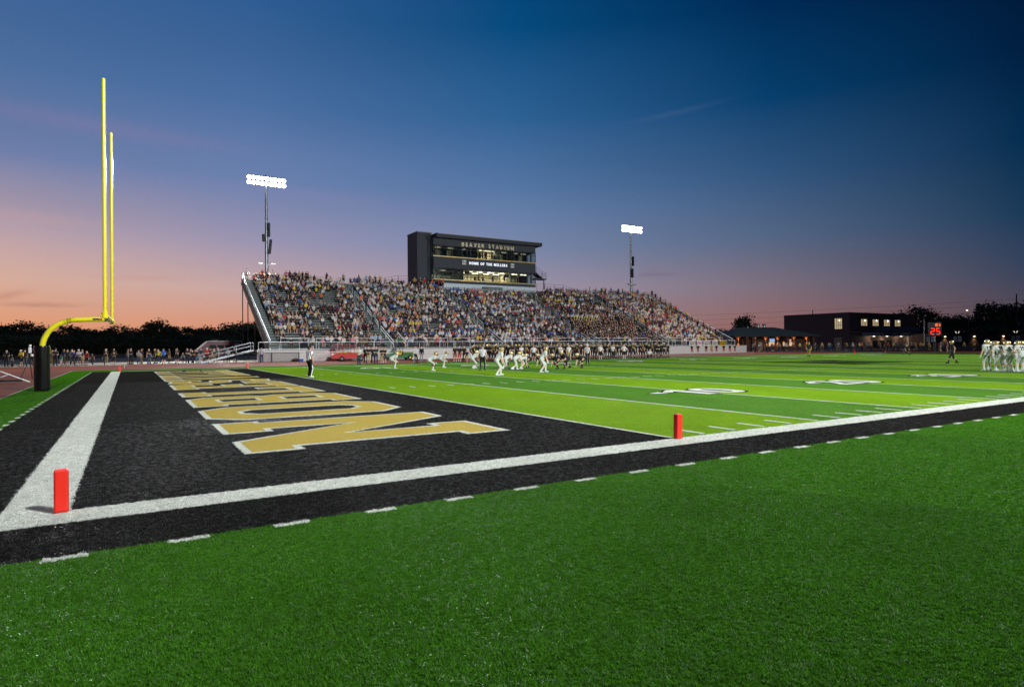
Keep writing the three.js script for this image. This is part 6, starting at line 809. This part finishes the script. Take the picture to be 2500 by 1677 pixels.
  // motor coach far behind the fence
  const c = group('motor_coach', 4.2, 107.5, 0, 0.0); tag(c, 'maroon motor coach with sloping white edged front parked behind the fence', 'coach'); const mar = new THREE.MeshPhysicalMaterial({ color: linCol(0.16, 0.02, 0.03), roughness: 0.4, clearcoat: 0.5 }); const s3 = new THREE.Shape([[-3.6, 0.5], [-3.5, 1.3], [-1.9, 2.75], [-1.6, 2.85], [3.4, 2.95], [3.5, 2.8], [3.5, 0.5]].map(([x, y]) => new THREE.Vector2(x, y))); const b3 = new THREE.ExtrudeGeometry(s3, { depth: 2.4, bevelEnabled: true, bevelSize: 0.05, bevelThickness: 0.05 }); b3.translate(0, 0, -1.2); mesh('body', b3, mar, c); mesh('roof_edge', bx(5.1, 0.1, 0.1, 0.95, 2.93, 1.26), M.white, c); mesh('front_edge', beam(V3(-3.55, 1.3, 1.28), V3(-1.75, 2.88, 1.28), 0.08, 0.2), M.white, c); mesh('roof_unit', (() => { const q = new THREE.CylinderGeometry(0.45, 0.45, 1.0, 14, 1, false, 0, Math.PI); q.rotateZ(Math.PI / 2); q.rotateX(-Math.PI / 2); q.scale(1.2, 0.9, 1); q.translate(-0.4, 2.95, 0.6); return q; })(), paint(0x4c4c4c, 0.5), c); for (const x of [-0.9, 0.3, 1.5]) mesh('window', bx(1.0, 0.6, 0.03, x, 2.0, 1.26), paint(0x15201e, 0.15), c); mesh('emblem_panel', bx(0.8, 0.8, 0.03, 2.85, 2.2, 1.26), paint(0x7c8088, 0.5), c); for (const x of [-2.3, 2.2]) wheel(c, x, 0.45, 1.15, 0.45, 0.3, paint(0x8c8c8c, 0.4, 0.6)); mesh('bumper', bx(0.2, 0.3, 2.3, -3.6, 0.6, 0), M.black, c);
  // boom on a wheeled dolly and a tripod on the track
  const bo = group('camera_boom', -14.1, 33.1); tag(bo, 'lowered camera boom with counterweight and thin white struts lying on the track', 'camera boom'); mesh('strut', bar(V3(-1.9, 1.5, 0.2), V3(1.05, 0.05, 0.0), 0.03), M.white, bo); mesh('strut', bar(V3(-0.6, 0.2, 0.0), V3(0.25, 0.48, 0.0), 0.022), M.white, bo); mesh('strut', bar(V3(-0.95, 0.5, 0.0), V3(-0.6, 0.12, 0.1), 0.02), M.dark, bo); mesh('counterweight', new THREE.CylinderGeometry(0.17, 0.17, 0.3, 18).rotateX(1.2).translate(-0.55, 0.18, 0.1), paint(0x3c403e, 0.3, 0.5), bo); mesh('boom_arm', beam(V3(-0.5, 0.16, 0), V3(0.75, 0.14, 0.05), 0.1, 0.1), M.black, bo); wheel(bo, -0.3, 0.12, 0.25, 0.12, 0.08, M.dark);
  const tp = group('tripod', -13.6, 38.3); tag(tp, 'tall black tripod with white antenna standing on the track', 'tripod'); for (const [x, z] of [[-0.45, 0.3], [0.5, 0.25], [0.05, -0.5]]) mesh('leg', bar(V3(0, 1.2, 0), V3(x, 0.01, z), 0.022), M.black, tp); mesh('centre_column', bar(V3(0, 0.9, 0), V3(0, 1.75, 0), 0.03), M.black, tp); mesh('antenna', merge([rb(0.16, 0.36, 0.12, 0.05, 0, 1.72, 0), rb(0.12, 0.16, 0.12, 0.04, 0.02, 1.98, 0), new THREE.SphereGeometry(0.09, 10, 8).translate(0.1, 1.42, 0)]), M.white, tp);
  // bag and cooler by the wall
  const co = group('cooler', 9.6, 71.4); tag(co, 'small blue cooler standing at the foot of the bleacher wall', 'cooler'); mesh('box', rb(0.5, 0.34, 0.36, 0.04, 0, 0.18, 0), paint(0x1c3ca0, 0.5), co); mesh('lid', rb(0.52, 0.08, 0.38, 0.03, 0, 0.39, 0), M.white, co); mesh('handle', tube([V3(-0.2, 0.42, 0), V3(-0.1, 0.7, 0), V3(0.1, 0.7, 0), V3(0.2, 0.42, 0)], 0.015, 12, 6), M.white, co);
  const ba = group('duffel_bag', 8.9, 71.4); tag(ba, 'dark brown duffel bag lying at the foot of the bleacher wall', 'bag'); mesh('bag_body', new THREE.CapsuleGeometry(0.2, 0.4, 6, 14).rotateZ(Math.PI / 2).scale(1, 0.9, 1).translate(0, 0.18, 0), paint(0x3a2018, 0.85), ba); mesh('strap', new THREE.TorusGeometry(0.16, 0.015, 6, 14, Math.PI).translate(0, 0.33, 0), M.black, ba);
  // sousaphones held upright in the band section
  for (let k = 0; k < 5; k++) { const i = 10, u = 60.6 + k * 1.15, so = group('sousaphone', u, treadV(i) + 0.4, treadH(i) + 0.45); tag(so, 'white and brass sousaphone resting upright among the band', 'sousaphone', 'sousaphones of the band'); mesh('coil', new THREE.TorusGeometry(0.42, 0.09, 10, 24).scale(0.8, 1.15, 1).translate(0, 0.6, 0), paint(0xc8bc70, 0.3, 0.5), so); mesh('bell', new THREE.LatheGeometry([[0.08, 0], [0.1, 0.25], [0.18, 0.45], [0.33, 0.58]].map(([x, y]) => new THREE.Vector2(x, y)), 18).translate(0.36, 0.75, 0.05), M.white, so); }
}
renderer.render(scene, camera);
